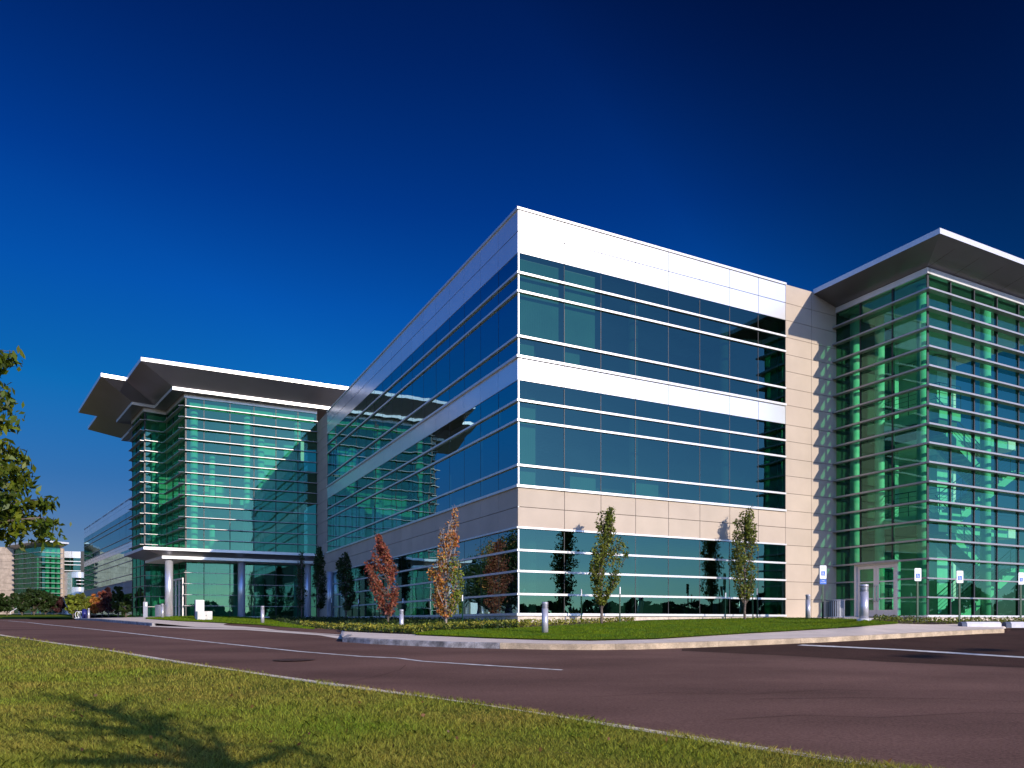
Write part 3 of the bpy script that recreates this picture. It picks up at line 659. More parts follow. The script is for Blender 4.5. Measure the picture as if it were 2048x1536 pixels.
# doors
def doorpart(name, mat_, fn, parent=st):
    mb = MB(); fn(mb); return mb.build(name, M[mat_], parent)
fr = doorpart('door_frame', 'door', lambda m: (m.seg(Bp, Cp, 0.93, 1.03, -0.12, 0.06, 1.38, 4.05 if False else 3.65), m.seg(Bp, Cp, 2.83, 2.93, -0.12, 0.06, 1.38, 3.65), m.seg(Bp, Cp, 1.03, 2.83, -0.12, 0.06, 3.50, 3.65)))
for s0, s1, hs in ((1.035, 1.925, 1.86), (1.935, 2.825, 2.00)):
    def leaf_(m):
        m.seg(Bp, Cp, s0, s0+0.12, -0.06, 0.0, 1.39, 3.49); m.seg(Bp, Cp, s1-0.12, s1, -0.06, 0.0, 1.39, 3.49)
        m.seg(Bp, Cp, s0+0.12, s1-0.12, -0.06, 0.0, 1.39, 1.66); m.seg(Bp, Cp, s0+0.12, s1-0.12, -0.06, 0.0, 3.36, 3.49)
        m.seg(Bp, Cp, s0+0.12, s1-0.12, -0.05, 0.0, 2.10, 2.15); m.seg(Bp, Cp, s0+0.12, s1-0.12, -0.05, 0.0, 2.79, 2.84)
    dl = doorpart('door', 'door', leaf_)
    mb = MB(); mb.pane(Bp, Cp, s0+0.12, s1-0.12, -0.03, 1.66, 3.36); mb.build('pane', M['glassgreen'], dl)
    q = lambda s, d, z: (TA-d, -s, z)
    mb = MB(); mb.tube([q(hs, 0.0, 2.0), q(hs, 0.08, 2.02), q(hs, 0.08, 2.62), q(hs, 0.0, 2.64)], 0.018, 8); mb.build('handle', M['fin'], dl)
# interior
mb = MB(); mb.box(TA+0.2, TA+TW, -TL+0.25, 3.3, 1.2, 1.38); mb.build('floor_slab', M['slab'], st)
for zf in (5.2, 9.45): mb = MB(); mb.box(TA+2.0, TA+TW, -1.3, 3.2, zf, zf+0.42); mb.box(TA+2.0, TA+3.4, -3.3, -1.31, zf, zf+0.42); mb.build('floor_slab', M['inwall'], st); mb = MB(); mb.box(TA+2.1, TA+3.3, -3.2, 3.1, zf-0.35, zf-0.01); mb.build('dark_underside', M['indark'], st)  # dark box added below each slab to make its underside read black
mb = MB(); mb.box(TA+0.2, TA+TW, -TL+0.25, 3.3, 14.45, 14.6); mb.build('ceiling', M['inwall'], st)
mb = MB(); mb.box(TA+0.05, TA+TW, 3.2, 3.4, 1.2, 14.5); mb.build('interior_wall', M['inwall'], st)
mb = MB()
for z in np.arange(1.4, 13.8, 0.73): mb.box(TA+1.62, TA+3.05, 0.2, 0.3, z+0.01, min(14.4, z+0.72))
mb.build('interior_wall', M['inbeige'], st)
mb = MB(); mb.box(TA+1.62, TA+3.05, 0.31, 3.1, 1.4, 14.45); mb.box(TA+3.06, TA+3.2, 1.5, 3.1, 1.4, 14.4); mb.build('interior_wall', M['inwall'], st)
mb = MB()
for aa in (4.0, 8.4): mb.box(TA+aa, TA+aa+1.5, 1.0, 3.1, 1.4, 14.4)
mb.build('interior_wall', M['inwall'], st)
for (a, b) in ((0.85, -0.25), (0.75, -TL+0.7), (2.0, -0.6), (4.9, -TL+0.7), (9.3, -TL+0.7)):
    mb = MB(); mb.cyl(TA+a, b, 1.38, 14.45, 0.2, n=18); mb.build('interior_column', M['column'], st, smooth=True)
def flight(a0, a1, z0, z1, b0, b1, rail=True):
    n = 13; mb = MB()
    for k in range(n):
        x0 = a0+(a1-a0)*k/n; x1 = a0+(a1-a0)*(k+1)/n; z = z0+(z1-z0)*(k+1)/n
        mb.box(min(x0, x1), max(x0, x1), b0, b1, z-0.16, z)
    for b in (b0-0.04, b1):
        mb.box8([(a0, b, z0-0.3), (a1, b, z1-0.3), (a1, b+0.04, z1-0.3), (a0, b+0.04, z0-0.3), (a0, b, z0+0.05), (a1, b, z1+0.05), (a1, b+0.04, z1+0.05), (a0, b+0.04, z0+0.05)])
    o = mb.build('stair_flight', M['inwall'], st)
    mb = MB()
    for b in (b0, b1):
        for h in (0.25, 0.42, 0.59, 0.76, 0.95): mb.tube([(a0, b, z0+h), (a1, b, z1+h)], 0.022 if h > 0.9 else 0.009, 5)
        for k in range(0, n+1, 3): x = a0+(a1-a0)*k/n; z = z0+(z1-z0)*k/n; mb.tube([(x, b, z), (x, b, z+0.95)], 0.016, 5)
    mb.build('railing', M['rail'], o)
for zf in (1.38, 5.62, 9.87):
    h = 4.24 if zf < 9 else 0
    if h:
        flight(TA+3.4, TA+7.2, zf, zf+h/2, -3.3, -2.3); flight(TA+7.2, TA+3.4, zf+h/2, zf+h, -2.2, -1.35)
        mb = MB(); mb.box(TA+7.2, TA+8.4, -3.3, -1.3, zf+h/2-0.2, zf+h/2); mb.build('stair_landing', M['inwall'], st)
    if zf > 2:
        mb = MB()
        for hh in (0.2, 0.4, 0.6, 0.8, 1.0):
            mb.tube([(TA+2.0, -0.6, zf+hh), (TA+2.0, -3.3, zf+hh), (TA+3.4, -3.3, zf+hh)], 0.022 if hh > 0.9 else 0.01, 5)
            mb.tube([(TA+8.4, -1.35, zf+hh), (TA+TW-0.3, -1.35, zf+hh)], 0.022 if hh > 0.9 else 0.01, 5)
        for p in ((2.0, -0.6), (2.0, -1.95), (2.0, -3.3), (3.4, -3.3)): mb.tube([(TA+p[0], p[1], zf), (TA+p[0], p[1], zf+1.0)], 0.02, 5)
        mb.build('landing_railing', M['rail'], st)
mb = MB(); mb.box(TA+3.1, TA+3.35, -0.02, 0.0, 11.0, 11.35); mb.build('wall_plaque', M['dark'], st)

# ------------------------------------------------------------------ entrance tower (far)
def Bpt(p, s, t): return (p[0]+UB[0]*s+VB[0]*t, p[1]+UB[1]*s+VB[1]*t)
E_ = Wl(0, 30.57); G_ = (E_[0]-U[0]*8.507, E_[1]-U[1]*8.507); H_ = Bpt(G_, 0, 5.14); I_ = Bpt(H_, -1.45, 0); J_ = Bpt(I_, 0, 4.2); J2 = Bpt(J_, 1.3, 0); J3 = Bpt(J2, 0, 5.0)
en = thing('entrance_tower', (*G_, 1.4), 0, 'glass entrance tower with stepped overhanging roof and round columns beyond the long facade', 'glass tower', shift=(*G_, 1.4))
segs = [(G_, E_), (H_, G_), (I_, H_), (J_, I_), (J2, J_), (J3, J2)]   # outward on the right-hand side
EZ = [15.18-0.72*k for k in range(19)]; ET, EB = 15.76, 1.52
for z in EZ:
    mb = MB(); uz = z > 6.2; dp = 0.24 if uz else 0.06
    for (p, q) in segs:
        L = math.dist(p, q)
        mb.seg(p, q, 0.0, L, 0.0, dp, z-0.016, z+0.016)
        if uz: mb.seg(p, q, -0.0, L, dp, dp+0.015, z-0.018, z+0.018)
    if uz:  # corner pieces
        for P_ in (G_, I_, J_):
            c1, c2 = (P_[0], P_[1]), None
        mb.box(G_[0]-0.30, G_[0]+0.02, G_[1]-0.30, G_[1]-0.02, z-0.015, z+0.015)
    mb.build('sunshade_fin' if uz else 'transom', M['fin'], en)
def bays(L): n = max(1, round(L/1.5)); return [L*k/n for k in range(n+1)]
for (p, q) in segs:
    L = math.dist(p, q); bb = bays(L)
    if (p, q) == segs[0]: bb = [0, 1.146, 2.756, 4.284, 5.723, 7.2, 8.507]
    for i in range(len(bb)-1):
        mb = MB(); zz = [ET] + EZ + [EB]
        for j in range(len(zz)-1): mb.pane(p, q, bb[i], bb[i+1], -0.03, zz[j+1], zz[j], tilt=0.0009)
        w = mb.build('window', M['glassentr'], en)
        mb = MB(); mb.seg(p, q, bb[i+1]-0.022, bb[i+1]+(0.022 if i < len(bb)-2 else 0), -0.1, -0.004, EB, ET); mb.build('mullion', M['dark'], w)
mb = MB()
for (p, q) in segs: mb.seg(p, q, -0.04, math.dist(p, q), -0.12, 0.05, ET, ET+0.28)
mb.build('head_band', M['alu'], en)
mb = MB()
for (p, q) in segs: mb.seg(p, q, 0, math.dist(p, q), -0.12, 0.03, 0.9, EB)
mb.build('foundation', M['alu'], en)
# upper roof
Kr = Wl(4.0, 30.57-2.55)
def pz(px, py, z): Y = F*(z-CZ)/(HY-py); return ((px-CX)/F*Y, Y)
K0_ = pz(282, 714, 17.22); Kr = (K0_[0]+U[0]*17, K0_[1]+U[1]*17); K1_ = Bpt(K0_, 0, 4.75); K2_ = Bpt(K1_, -1.45, 0); K3_ = Bpt(K2_, 0, 10.5); K4_ = Bpt(K3_, 1.3, 0); K5_ = Bpt(K4_, 0, 5.2); K6_ = Bpt(K5_, 3.5, 0)
Kb = (Kr[0]+V[0]*14, Kr[1]+V[1]*14); K7_ = (K6_[0]+6*U[0], K6_[1]+6*U[1])
l0 = pz(345, 772, 16.2); lr = (l0[0]+U[0]*15, l0[1]+U[1]*15); l1 = Bpt(l0, 0, 5.2); l2 = Bpt(l1, -1.42, 0); l3 = Bpt(l2, 0, 5.8); l4 = Bpt(l3, 1.3, 0); l5 = Bpt(l4, 0, 6.0); l6 = Bpt(l5, 2.2, 0); l7 = (l6[0]+5*U[0], l6[1]+5*U[1]); lb = (lr[0]+V[0]*11, lr[1]+V[1]*11)
outerU = [Kr, K0_, K1_, K2_, K3_, K4_, K5_, K6_, K7_, Kb][::-1]; lipU = [lr, l0, l1, l2, l3, l4, l5, l6, l7, lb][::-1]
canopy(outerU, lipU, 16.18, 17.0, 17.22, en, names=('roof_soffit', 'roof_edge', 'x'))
ins = lambda P, Q, t: [(p[0]+(q[0]-p[0])*t, p[1]+(q[1]-p[1])*t) for p, q in zip(P, Q)]
wallp = [Wl(8, 30.57), G_, H_, I_, J_, J2, J3, Bpt(J3, 2, 0), Bpt(Bpt(J3, 2, 0), 4, 0), Wl(8, 38)][::-1]
mb = MB(); n = len(lipU); mb.v = [(x, y, 15.98) for x, y in lipU] + [(x, y, 16.175) for x, y in lipU]
for k in range(n): j = (k+1) % n; mb.f.append((k, j, n+j, n+k))
mb.build('lower_roof_edge', M['alu'], en)
mb = MB(); mb.v = [(x, y, 15.985) for x, y in lipU] + [(x, y, 16.03) for x, y in wallp]
for k in range(n): j = (k+1) % n; mb.f.append((k, j, n+j, n+k))
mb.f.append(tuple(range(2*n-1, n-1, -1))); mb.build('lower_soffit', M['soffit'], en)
# entrance canopy
c0 = pz(287, 1093, 5.75); cr_ = (c0[0]+U[0]*11.2, c0[1]+U[1]*11.2); c1 = Bpt(c0, 0, 6.3); c2 = Bpt(c1, 1.9, 0)
c0 = (c0[0], c0[1])
d0 = pz(324, 1111, 5.30); dr_ = (d0[0]+U[0]*10.2, d0[1]+U[1]*10.2); d1 = Bpt(d0, 0, 5.0); d2 = Bpt(d1, 1.2, 0)
eb = (E_[0]-U[0]*0.05, E_[1]-U[1]*0.05)
frontr = (E_[0]+V[0]*-2.2-U[0]*0.05, E_[1]+V[1]*-2.2-U[1]*0.05)
L_ = (cr_[0]-E_[0])*U[0]+(cr_[1]-E_[1])*U[1]; cr_ = (cr_[0]-U[0]*(L_+0.06), cr_[1]-U[1]*(L_+0.06))
L_ = (dr_[0]-E_[0])*U[0]+(dr_[1]-E_[1])*U[1]; dr_ = (dr_[0]-U[0]*(L_+0.06), dr_[1]-U[1]*(L_+0.06))
outerC = [eb, cr_, c0, c1, c2, Bpt(c2, 1.0, 0)]; outerC = [eb, cr_, c0, c1, Bpt(c1, 2.6, 0), (G_[0]+0.05, G_[1]+0.3)]
innerC = [eb, dr_, d0, d1, Bpt(d1, 1.6, 0), (G_[0]+0.05, G_[1]+0.25)]
mb = MB(); n = 6; mb.v = [(x, y, 5.58) for x, y in outerC] + [(x, y, 5.75) for x, y in outerC]
for k in range(n): j = (k+1) % n; mb.f.append((k, j, n+j, n+k))
mb.f.append(tuple(range(n, 2*n))); mb.build('canopy_edge', M['alu'], en)
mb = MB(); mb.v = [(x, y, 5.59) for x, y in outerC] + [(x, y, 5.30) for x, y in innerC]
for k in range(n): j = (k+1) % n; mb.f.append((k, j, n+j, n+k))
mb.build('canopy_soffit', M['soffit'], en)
mb = MB(); mb.v = [(x, y, 5.12) for x, y in innerC] + [(x, y, 5.296) for x, y in innerC]
for k in range(n): j = (k+1) % n; mb.f.append((k, j, n+j, n+k))
mb.f.append(tuple(range(n-1, -1, -1))); mb.build('canopy_beam', M['alu'], en)
q0 = (d0[0]+U[0]*0.5+V[0]*0.45, d0[1]+U[1]*0.5+V[1]*0.45)
def hit(p, d, x): k = (x-CX)/F; return (k*p[1]-p[0])/(d[0]-k*d[1])
for x in (338, 483, 615):
    t = hit(q0, U, x); c = (q0[0]+U[0]*t, q0[1]+U[1]*t); mb = MB(); mb.cyl(c[0], c[1], 1.3, 5.13, 0.235, n=28); mb.cyl(c[0], c[1], 1.3, 1.56, 0.26, n=28)
    mb.build('column', M['steelcol'], en, smooth=True)
t = hit(Wl(-0.35, 0), V, 660); c = Wl(-0.35, t); mb = MB(); mb.cyl(c[0], c[1], 1.2, 4.35, 0.2, n=20); mb.build('column', M['steelcol'], en, smooth=True)
# entrance doors on the recessed side
mb = MB()
for s in (0.35, 1.25, 1.32, 2.2, 2.27, 3.15): mb.seg(H_, G_, 5.14-s-0.05, 5.14-s+0.05, 0.0, 0.09, 1.4, 3.95)
mb.seg(H_, G_, 1.9, 4.85, 0.0, 0.1, 3.95, 4.05); mb.build('door_frame', M['door'], en)
# interior
ce = lambda d, s: (G_[0]+U[0]*d+V[0]*s, G_[1]+U[1]*d+V[1]*s)
for (d, s) in ((0.6, 0.9), (3.95, 0.8), (7.3, 0.8), (-1.6, 5.6), (-2.1, 8.2), (2.2, 6.0), (5.2, 3.2)):
    c = ce(d, s); mb = MB(); mb.cyl(c[0], c[1], 1.5, 15.7, 0.24, n=16); mb.build('interior_column', M['column'], en, smooth=True)
def slabp(pts, z0, z1, nm='floor_slab', m='inwall'):
    mb = MB(); mb.prism([ce(*p) for p in pts], z0, z1); mb.build(nm, M[m], en)
slabp([(0.2, 0.5), (8.3, 0.5), (8.3, 9), (-2.0, 9), (-2.2, 5.0), (-0.7, 5.2)], 1.3, 1.5, m='slab')
slabp([(0.6, 2.6), (8.3, 2.6), (8.3, 9), (-1.2, 9), (-0.6, 6)], 9.4, 9.85)
slabp([(0.6, 2.6), (8.3, 2.6), (8.3, 9), (-1.2, 9), (-0.6, 6)], 5.2, 5.6)
slabp([(0.3, 0.4), (8.4, 0.4), (8.4, 9), (-2.4, 9), (-2.1, 5.1), (-0.7, 5.2)], 15.2, 15.6, 'ceiling')
slabp([(-1.4, 9.2), (8.4, 9.2), (8.4, 9.4), (-1.4, 9.4)], 1.3, 15.6, 'interior_wall')
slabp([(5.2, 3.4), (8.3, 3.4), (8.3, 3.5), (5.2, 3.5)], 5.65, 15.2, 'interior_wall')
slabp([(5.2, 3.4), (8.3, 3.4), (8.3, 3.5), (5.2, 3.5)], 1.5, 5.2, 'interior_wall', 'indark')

# ------------------------------------------------------------------ far wing beyond the entrance tower
wg = thing('office_wing', (-64.4, 112.3, 1.4), 0, 'long blue mirrored office wing receding behind the entrance tower', 'office building', shift=(-64.4, 112.3, 1.4))
w0 = (-64.4, 112.3); wd = (VB[0]*-1, VB[1]*-1); WLn = 62; w1 = (w0[0]+wd[0]*WLn, w0[1]+wd[1]*WLn)
# p0->p1 going toward camera; outward (west) is the right-hand side
WB = [WLn*k/40 for k in range(41)]
for (z0, z1, m, nm) in ((13.65, 15.18, 'white', 'parapet_panels'), (9.345, 10.15, 'white', 'spandrel_panels'), (4.35, 5.78, 'beige', 'stone_band'), (0.9, 1.44, 'stone', 'foundation')):
    mb = MB()
    for k in range(40): mb.seg(w0, w1, WB[k]+0.006, WB[k+1]-0.006, -0.05, 0, z0, (z0+z1)/2-0.01); mb.seg(w0, w1, WB[k]+0.006, WB[k+1]-0.006, -0.05, 0, (z0+z1)/2+0.01, z1)
    mb.build(nm, M[m], wg)
mb = MB(); mb.seg(w0, w1, 0.02, WLn, -0.3, -0.06, 0.9, 15.1); mb.seg(w0, w1, -0.0, 0.3, -18, -0.3, 0.9, 15.1); mb.build('wall_backing', M['indark'], wg)
for nm, z0, z1, zs in FL:
    for k in range(0, 30):
        a, b = WLn*k/30, WLn*(k+1)/30
        mb = MB(); mb.pane(w0, w1, a, b, -0.02, z0, z1, tilt=0.0015); mb.build('window', M['glassleft'], wg)
    for z in zs + [z0]: mb = MB(); mb.seg(w0, w1, 0, WLn, -0.03, 0.05, z-0.035, z+0.035); mb.build('transom', M['fin'], wg)
mb = MB(); mb.prism([w0, w1, (w1[0]+UB[0]*18, w1[1]+UB[1]*18), (w0[0]+UB[0]*18, w0[1]+UB[1]*18)], 14.9, 15.1); mb.build('roof', M['roof'], wg)

# ------------------------------------------------------------------ distant tower, wall and office
DZ = 2.0
def pxw(px, Y): return ((px-CX)/F*Y, Y)
dC = pxw(82, 132); th2 = R(57); U2 = (math.cos(th2), math.sin(th2)); V2 = (-math.sin(th2), math.cos(th2))
th3 = R(24); 
dL = (dC[0]+V2[0]*hit(dC, V2, 28), dC[1]+V2[1]*hit(dC, V2, 28)); U3 = (math.cos(R(50)), math.sin(R(50))); tR = hit(dC, U3, 121); dR = (dC[0]+U3[0]*tR, dC[1]+U3[1]*tR)
dt = thing('distant_tower', (*dC, DZ), 0, 'distant green glass tower with flat roof above a row of round trees, far left', 'glass tower', shift=(*dC, DZ))
dsegs = [(dL, dC), (dC, dR)]
zt = 1.19 + (HY-1094)/F*132
fz = [zt-0.9*k for k in range(1, 14)]
for z in fz:
    mb = MB()
    for p, q in dsegs: mb.seg(p, q, 0, math.dist(p, q)+0.3, 0, 0.35, z-0.04, z+0.04)
    mb.build('sunshade_fin', M['fin'], dt)
for p, q in dsegs:
    L = math.dist(p, q); bb = [L*k/5 for k in range(6)]
    for i in range(5): mb = MB(); mb.pane(p, q, bb[i], bb[i+1], -0.02, 2.6, zt, tilt=0.001); mb.build('window', M['glassentr'], dt)
oL, oC, oR = pxw(13, 0), None, None
def pz2(px, py, z): Y = F*(z-CZ)/(HY-py); return ((px-CX)/F*Y, Y)
zr = zt+0.75
o0, o1, o2 = pxw(13, math.dist((0, 0), dL)*0+dL[1]-0.5), pxw(77.6, 129.0), pxw(138, dR[1]-0.5)
bk = [(o2[0]+V2[0]*14, o2[1]+V2[1]*14), (o0[0]+8*U2[0], o0[1]+8*U2[1])]
canopy([o0, o1, o2] + bk, [dL, dC, dR] + [(dR[0]+V2[0]*10, dR[1]+V2[1]*10), (dL[0]+4*U2[0], dL[1]+4*U2[1])], zt+0.02, zr-0.05, zr+0.25, dt)
mb = MB(); mb.prism([dL, dC, dR, (dR[0]+V2[0]*10, dR[1]+V2[1]*10)], 0.9, 2.6); mb.build('foundation', M['stone'], dt)
mb = MB()
for s in (0.1, 0.4, 0.68):
    for p, q in dsegs: x = p[0]+(q[0]-p[0])*s; y = p[1]+(q[1]-p[1])*s+1.2; mb.cyl(x, y, 2.6, zt, 0.35, n=10)
mb.build('interior_column', M['column'], dt)
mb = MB()
for z in (6.5, 11): mb.prism([(dL[0]+1, dL[1]+1.5), (dC[0], dC[1]+2), (dR[0]-0.5, dR[1]+1.5), (dR[0]-6, dR[1]+9)], z, z+0.5)
mb.build('floor_slab', M['inwall'], dt)
mb = MB(); p = (dL[0]+2, dL[1]+7); mb.seg(p, (dR[0], dR[1]+6), 0, 12, -0.2, 0, 1.5, zt); mb.build('interior_wall', M['indark'], dt)
mb = MB(); mb.seg(dR, (dR[0]+1, dR[1]+0.2), 0, 0.45, -0.5, 0.0, 0.9, zt); mb.build('end_wall', M['brick'], dt)
# beige block on the left of it
db = thing('distant_beige_block', (*dL, DZ), 0, 'distant beige masonry building beside the far glass tower at the left edge', 'building', shift=(*dL, DZ))
far = (dL[0]-U3[0]*0-24, dL[1]-1.0)
mb = MB(); zt2 = 1.19 + (HY-1094)/F*(dL[1])
x0 = far; 
for k in range(9):
    for j in range(10): mb.seg(far, dL, 24*k/9+0.03, 24*(k+1)/9-0.03, -0.1, 0, 1.5+(zt2-1.5)*j/10+0.03, 1.5+(zt2-1.5)*(j+1)/10)
mb.build('wall', M['brick'], db)
mb = MB(); mb.seg(far, dL, 0, 23.9, -9, -0.12, 1.2, zt2-0.05); mb.build('roof', M['joint'], db)
# white office on its right with a rounded projecting room
dw = thing('distant_white_office', (*pxw(124, 136), DZ), 0, 'distant white banded office with a rounded projecting upper room above low shrubs', 'office building', shift=(*pxw(124, 136), DZ))
p, q = pxw(119, 139), pxw(215, 142)
zY = lambda y, Y: CZ+(HY-y)/F*Y
L = math.dist(p, q)
mb = MB(); 
for k in range(4): mb.seg(p, q, L*k/4+0.02, L*(k+1)/4-0.02, -0.3, 0, zY(1115, 139), zY(1102, 139))
mb.build('parapet_panels', M['white'], dw)
for k in range(4): mb = MB(); mb.pane(p, q, L*k/4, L*(k+1)/4, -0.05, zY(1170, 139), zY(1115, 139), tilt=0.001); mb.build('window', M['glassdark'], dw)
for y in (1122, 1129, 1141): mb = MB(); z = zY(y, 139); mb.seg(p, q, 0, L, -0.02, 0.06, z-0.07, z+0.07); mb.build('transom', M['alu'], dw)
mb = MB(); mb.seg(p, q, 0, L, -8, -0.4, 1.2, zY(1104, 139)); mb.build('wall_backing', M['indark'], dw)
# rounded room
pr = pxw(124, 135); arc = []
for k in range(14):
    a = k/13; x = 124+ (62 if k else 62)*a; bulge = 3.2*math.sin(math.pi*min(1, a*0.9+0.1)); arc.append(pxw(x, 136.5-bulge))
z0_, z1_ = zY(1188, 133), zY(1146, 133)
mb = MB(); base = [pxw(126, 138.5)] + arc + [pxw(190, 139)]
for k in range(13):
    a, b = arc[k], arc[k+1]; l = math.dist(a, b)
    if k < 4: mb.seg(a, b, 0, l, -0.3, 0, z0_, z1_)
    else: mb.seg(a, b, 0, l, -0.3, 0, z0_, zY(1174, 133)); mb.seg(a, b, 0, l, -0.3, 0, zY(1155, 133), z1_)
mb.prism(base, z0_-0.25, z0_-0.01); mb.prism(base, z1_+0.01, z1_+0.2)
mb.build('projecting_room', M['white'], dw)
mb = MB()
for k in range(4, 13): mb.pane(arc[k], arc[k+1], 0, math.dist(arc[k], arc[k+1]), -0.1, zY(1174, 133), zY(1155, 133))
mb.build('window', M['glassentr'], dw)
mb = MB()
for y in (1160.5, 1167.5):
    for k in range(6, 13): z = zY(y, 133); mb.seg(arc[k], arc[k+1], 0, math.dist(arc[k], arc[k+1]), -0.05, 0.05, z-0.06, z+0.06)
mb.build('transom', M['alu'], dw)
a, b, c = pxw(124, 136), pxw(139, 134.5), pxw(126, 138)
mb = MB(); lo = zY(1235, 135); hi = z0_-0.3
x0, x1, x2 = pxw(125, 135)[0], pxw(139.5, 135)[0], pxw(126.5, 135)[0]
mb.v = [(x0, 135, lo), (x1, 135, lo), (x2, 135, hi), (x0, 135, hi), (x0, 137, lo), (x1, 137, lo), (x2, 137, hi), (x0, 137, hi)]
mb.f = [(0, 1, 2, 3), (7, 6, 5, 4), (0, 4, 5, 1), (1, 5, 6, 2), (2, 6, 7, 3), (3, 7, 4, 0)]; mb.build('sloping_support', M['white'], dw)

# ------------------------------------------------------------------ trees
def limb(p, d, L, n, bend, r0, r1, up=0.0):
    pts = [Vector(p)]; d = Vector(d).normalized(); rs = [r0]
    for k in range(n):
        d = (d + Vector((random.gauss(0, bend), random.gauss(0, bend), random.gauss(0, bend)+up))).normalized(); pts.append(pts[-1]+d*(L/n)); rs.append(r0+(r1-r0)*(k+1)/n)
    return pts, rs
def columnar(loc, H, Rr, leafm_, label, group, nleaf=2600, lsz=0.075, clear=0.14, cat='tree', bare=0.0, name='columnar_tree', barkm='bark', lean=0, second=None, twigs=18, cone=0.55):
    t = thing(name, loc, 0, label, cat, group); mb = MB()
    tp, tr = limb((0, 0, -0.05), (lean, 0, 1), H*0.9, 9, 0.03, 0.05*H/5, 0.008, 0.05); mb.tube(tp, tr, 8); cen = []
    for k in range(twigs):
        h = clear + (0.72-clear)*((k+0.5)/twigs)**1.1; idx = h/0.9*9; i = int(idx); fr_ = idx-i
        base = tp[i].lerp(tp[min(9, i+1)], fr_); a = k*2.4+random.uniform(-0.4, 0.4)
        LL = H*random.uniform(0.26, 0.40)*(1-h*0.35); out = Rr/(LL)*random.uniform(0.55, 1.25)*(1.25-h*cone)
        pts, rs = limb(base, (math.cos(a)*out, math.sin(a)*out, 0.95), LL, 6, 0.07, 0.018*H/5, 0.004, 0.06); mb.tube(pts, rs, 5)
        for j in range(2, 7):
            for s in range(2):
                d = Vector((random.gauss(0, 1), random.gauss(0, 1), random.gauss(0.8, 0.6))).normalized(); tw = [pts[j], pts[j]+d*random.uniform(0.15, 0.38)]
                mb.tube(tw, [0.006, 0.002], 3)
                cen.append((tw[1], 1.0)); cen.append((tw[0].lerp(tw[1], 0.5), 1.0))
    for j in range(5, 10): cen += [(tp[j], 1.0)]*3
    mb.build('trunk', M[barkm], t, smooth=True)
    pts = []; pts2 = []; nc = len(cen); per = max(1, int(nleaf/nc))
    for (c, w) in cen:
        if random.random() < bare or (bare > 0 and c.z > H*0.62 and random.random() < bare*1.9): continue
        k = int(per*random.uniform(0.3, 1.9))
        for _ in range(k):
            p_ = c + Vector((random.gauss(0, 0.085), random.gauss(0, 0.085), random.gauss(0, 0.11)))
            if second and (c.x > 0.12*Rr + random.gauss(0, 0.2)): pts2.append(p_[:])
            else: pts.append(p_[:])
    cr_o = leaves('crown', pts, lsz, M[leafm_], t)
    if pts2: leaves('crown', pts2, lsz, M[second], t)
    return t
def habit_tree(px, py, top, env, leafm_, label, n=4200, lsz=0.1, thin=0.0, thinh=0.5, barkm='bark', second=None, back=1.3, nb=30, gap=0.25):
    """columnar young tree: branches sweep up from the trunk and end inside the outline env = [(height share, left, right)]"""
    x, y, z = on_land(px, py, back); k = y/F; H = (py-top)*k
    t = thing('columnar_tree', (x, y, z), 0, label, 'tree', 'young columnar trees planted along the facade')
    hs = [e[0] for e in env][::-1]; Ls = [e[1]*k for e in env][::-1]; Rs = [e[2]*k for e in env][::-1]
    ex = lambda h: (float(np.interp(h, hs, Ls)), float(np.interp(h, hs, Rs)))
    mb = MB(); tp = []; n0 = 12
    for q in range(n0+1):
        h = q/n0*0.97; l, r = ex(max(h, hs[0])); w = max(0, (h-0.45))/0.52; tp.append(Vector(((l+r)/2*w*0.8 + random.gauss(0, 0.008), random.gauss(0, 0.012), h*H-(0.05 if q == 0 else 0))))
    mb.tube(tp, [0.011*H*(1-q/n0*0.9)+0.004 for q in range(n0+1)], 8); cl = []
    def onT(h): u_ = min(0.999, max(0, h/0.97))*n0; a = int(u_); return tp[a].lerp(tp[a+1], u_-a)
    for b in range(nb):
        h = hs[0]+0.04+(0.98-hs[0])*((b+random.random())/nb)**0.85; l, r = ex(h); mid, hw = (l+r)/2, (r-l)/2
        side = random.choice((-1, 1))*random.uniform(0.45, 0.97); dpt = random.uniform(-0.8, 0.8)*hw*math.sqrt(max(0.05, 1-side*side)); e = Vector((mid+hw*side, dpt, h*H))
        sh = max(hs[0]*0.75, h-random.uniform(0.16, 0.30)); s0 = onT(sh); c = s0.lerp(e, 0.5)+Vector(((e.x-s0.x)*0.22, (e.y-s0.y)*0.2, -0.05*H*random.random())); P_ = []
        for q in range(7): v_ = q/6; P_.append(s0*(1-v_)**2+c*2*v_*(1-v_)+e*v_*v_)
        mb.tube(P_, [0.0036*H*(1-q/7)+0.003 for q in range(7)], 5)
        for q in range(2, 7):
            for _ in range(2):
                d = Vector((random.gauss(0, 1), random.gauss(0, 1), random.gauss(0.9, 0.6))).normalized()*random.uniform(0.08, 0.26); mb.tube([P_[q], P_[q]+d], [0.005, 0.0018], 3); cl.append(P_[q]+d*random.uniform(0.5, 1))
    for q in range(n0//3, n0+1): cl.append(tp[q].copy())
    mb.build('trunk', M[barkm], t, smooth=True)
    A, B = [], []; per = n/len(cl)
    for c in cl:
        hh = c.z/H
        if random.random() < gap or (thin and hh > thinh and random.random() < thin): continue
        for _ in range(int(per*random.uniform(0.3, 2.1))):
            p_ = c+Vector((random.gauss(0, 0.065), random.gauss(0, 0.065), random.gauss(0, 0.085))); h = p_.z/H; l, r = ex(min(1, max(h, hs[0])))
            if h < hs[0] or h > 1.01 or p_.x < l-0.04 or p_.x > r+0.04: continue
            (B if second and (p_.x > random.gauss(0.1, 0.18) and h < 0.6) else A).append(p_[:])
    leaves('crown', A, lsz, M[leafm_], t)
    if B: leaves('crown', B, lsz, M[second], t)
    return t
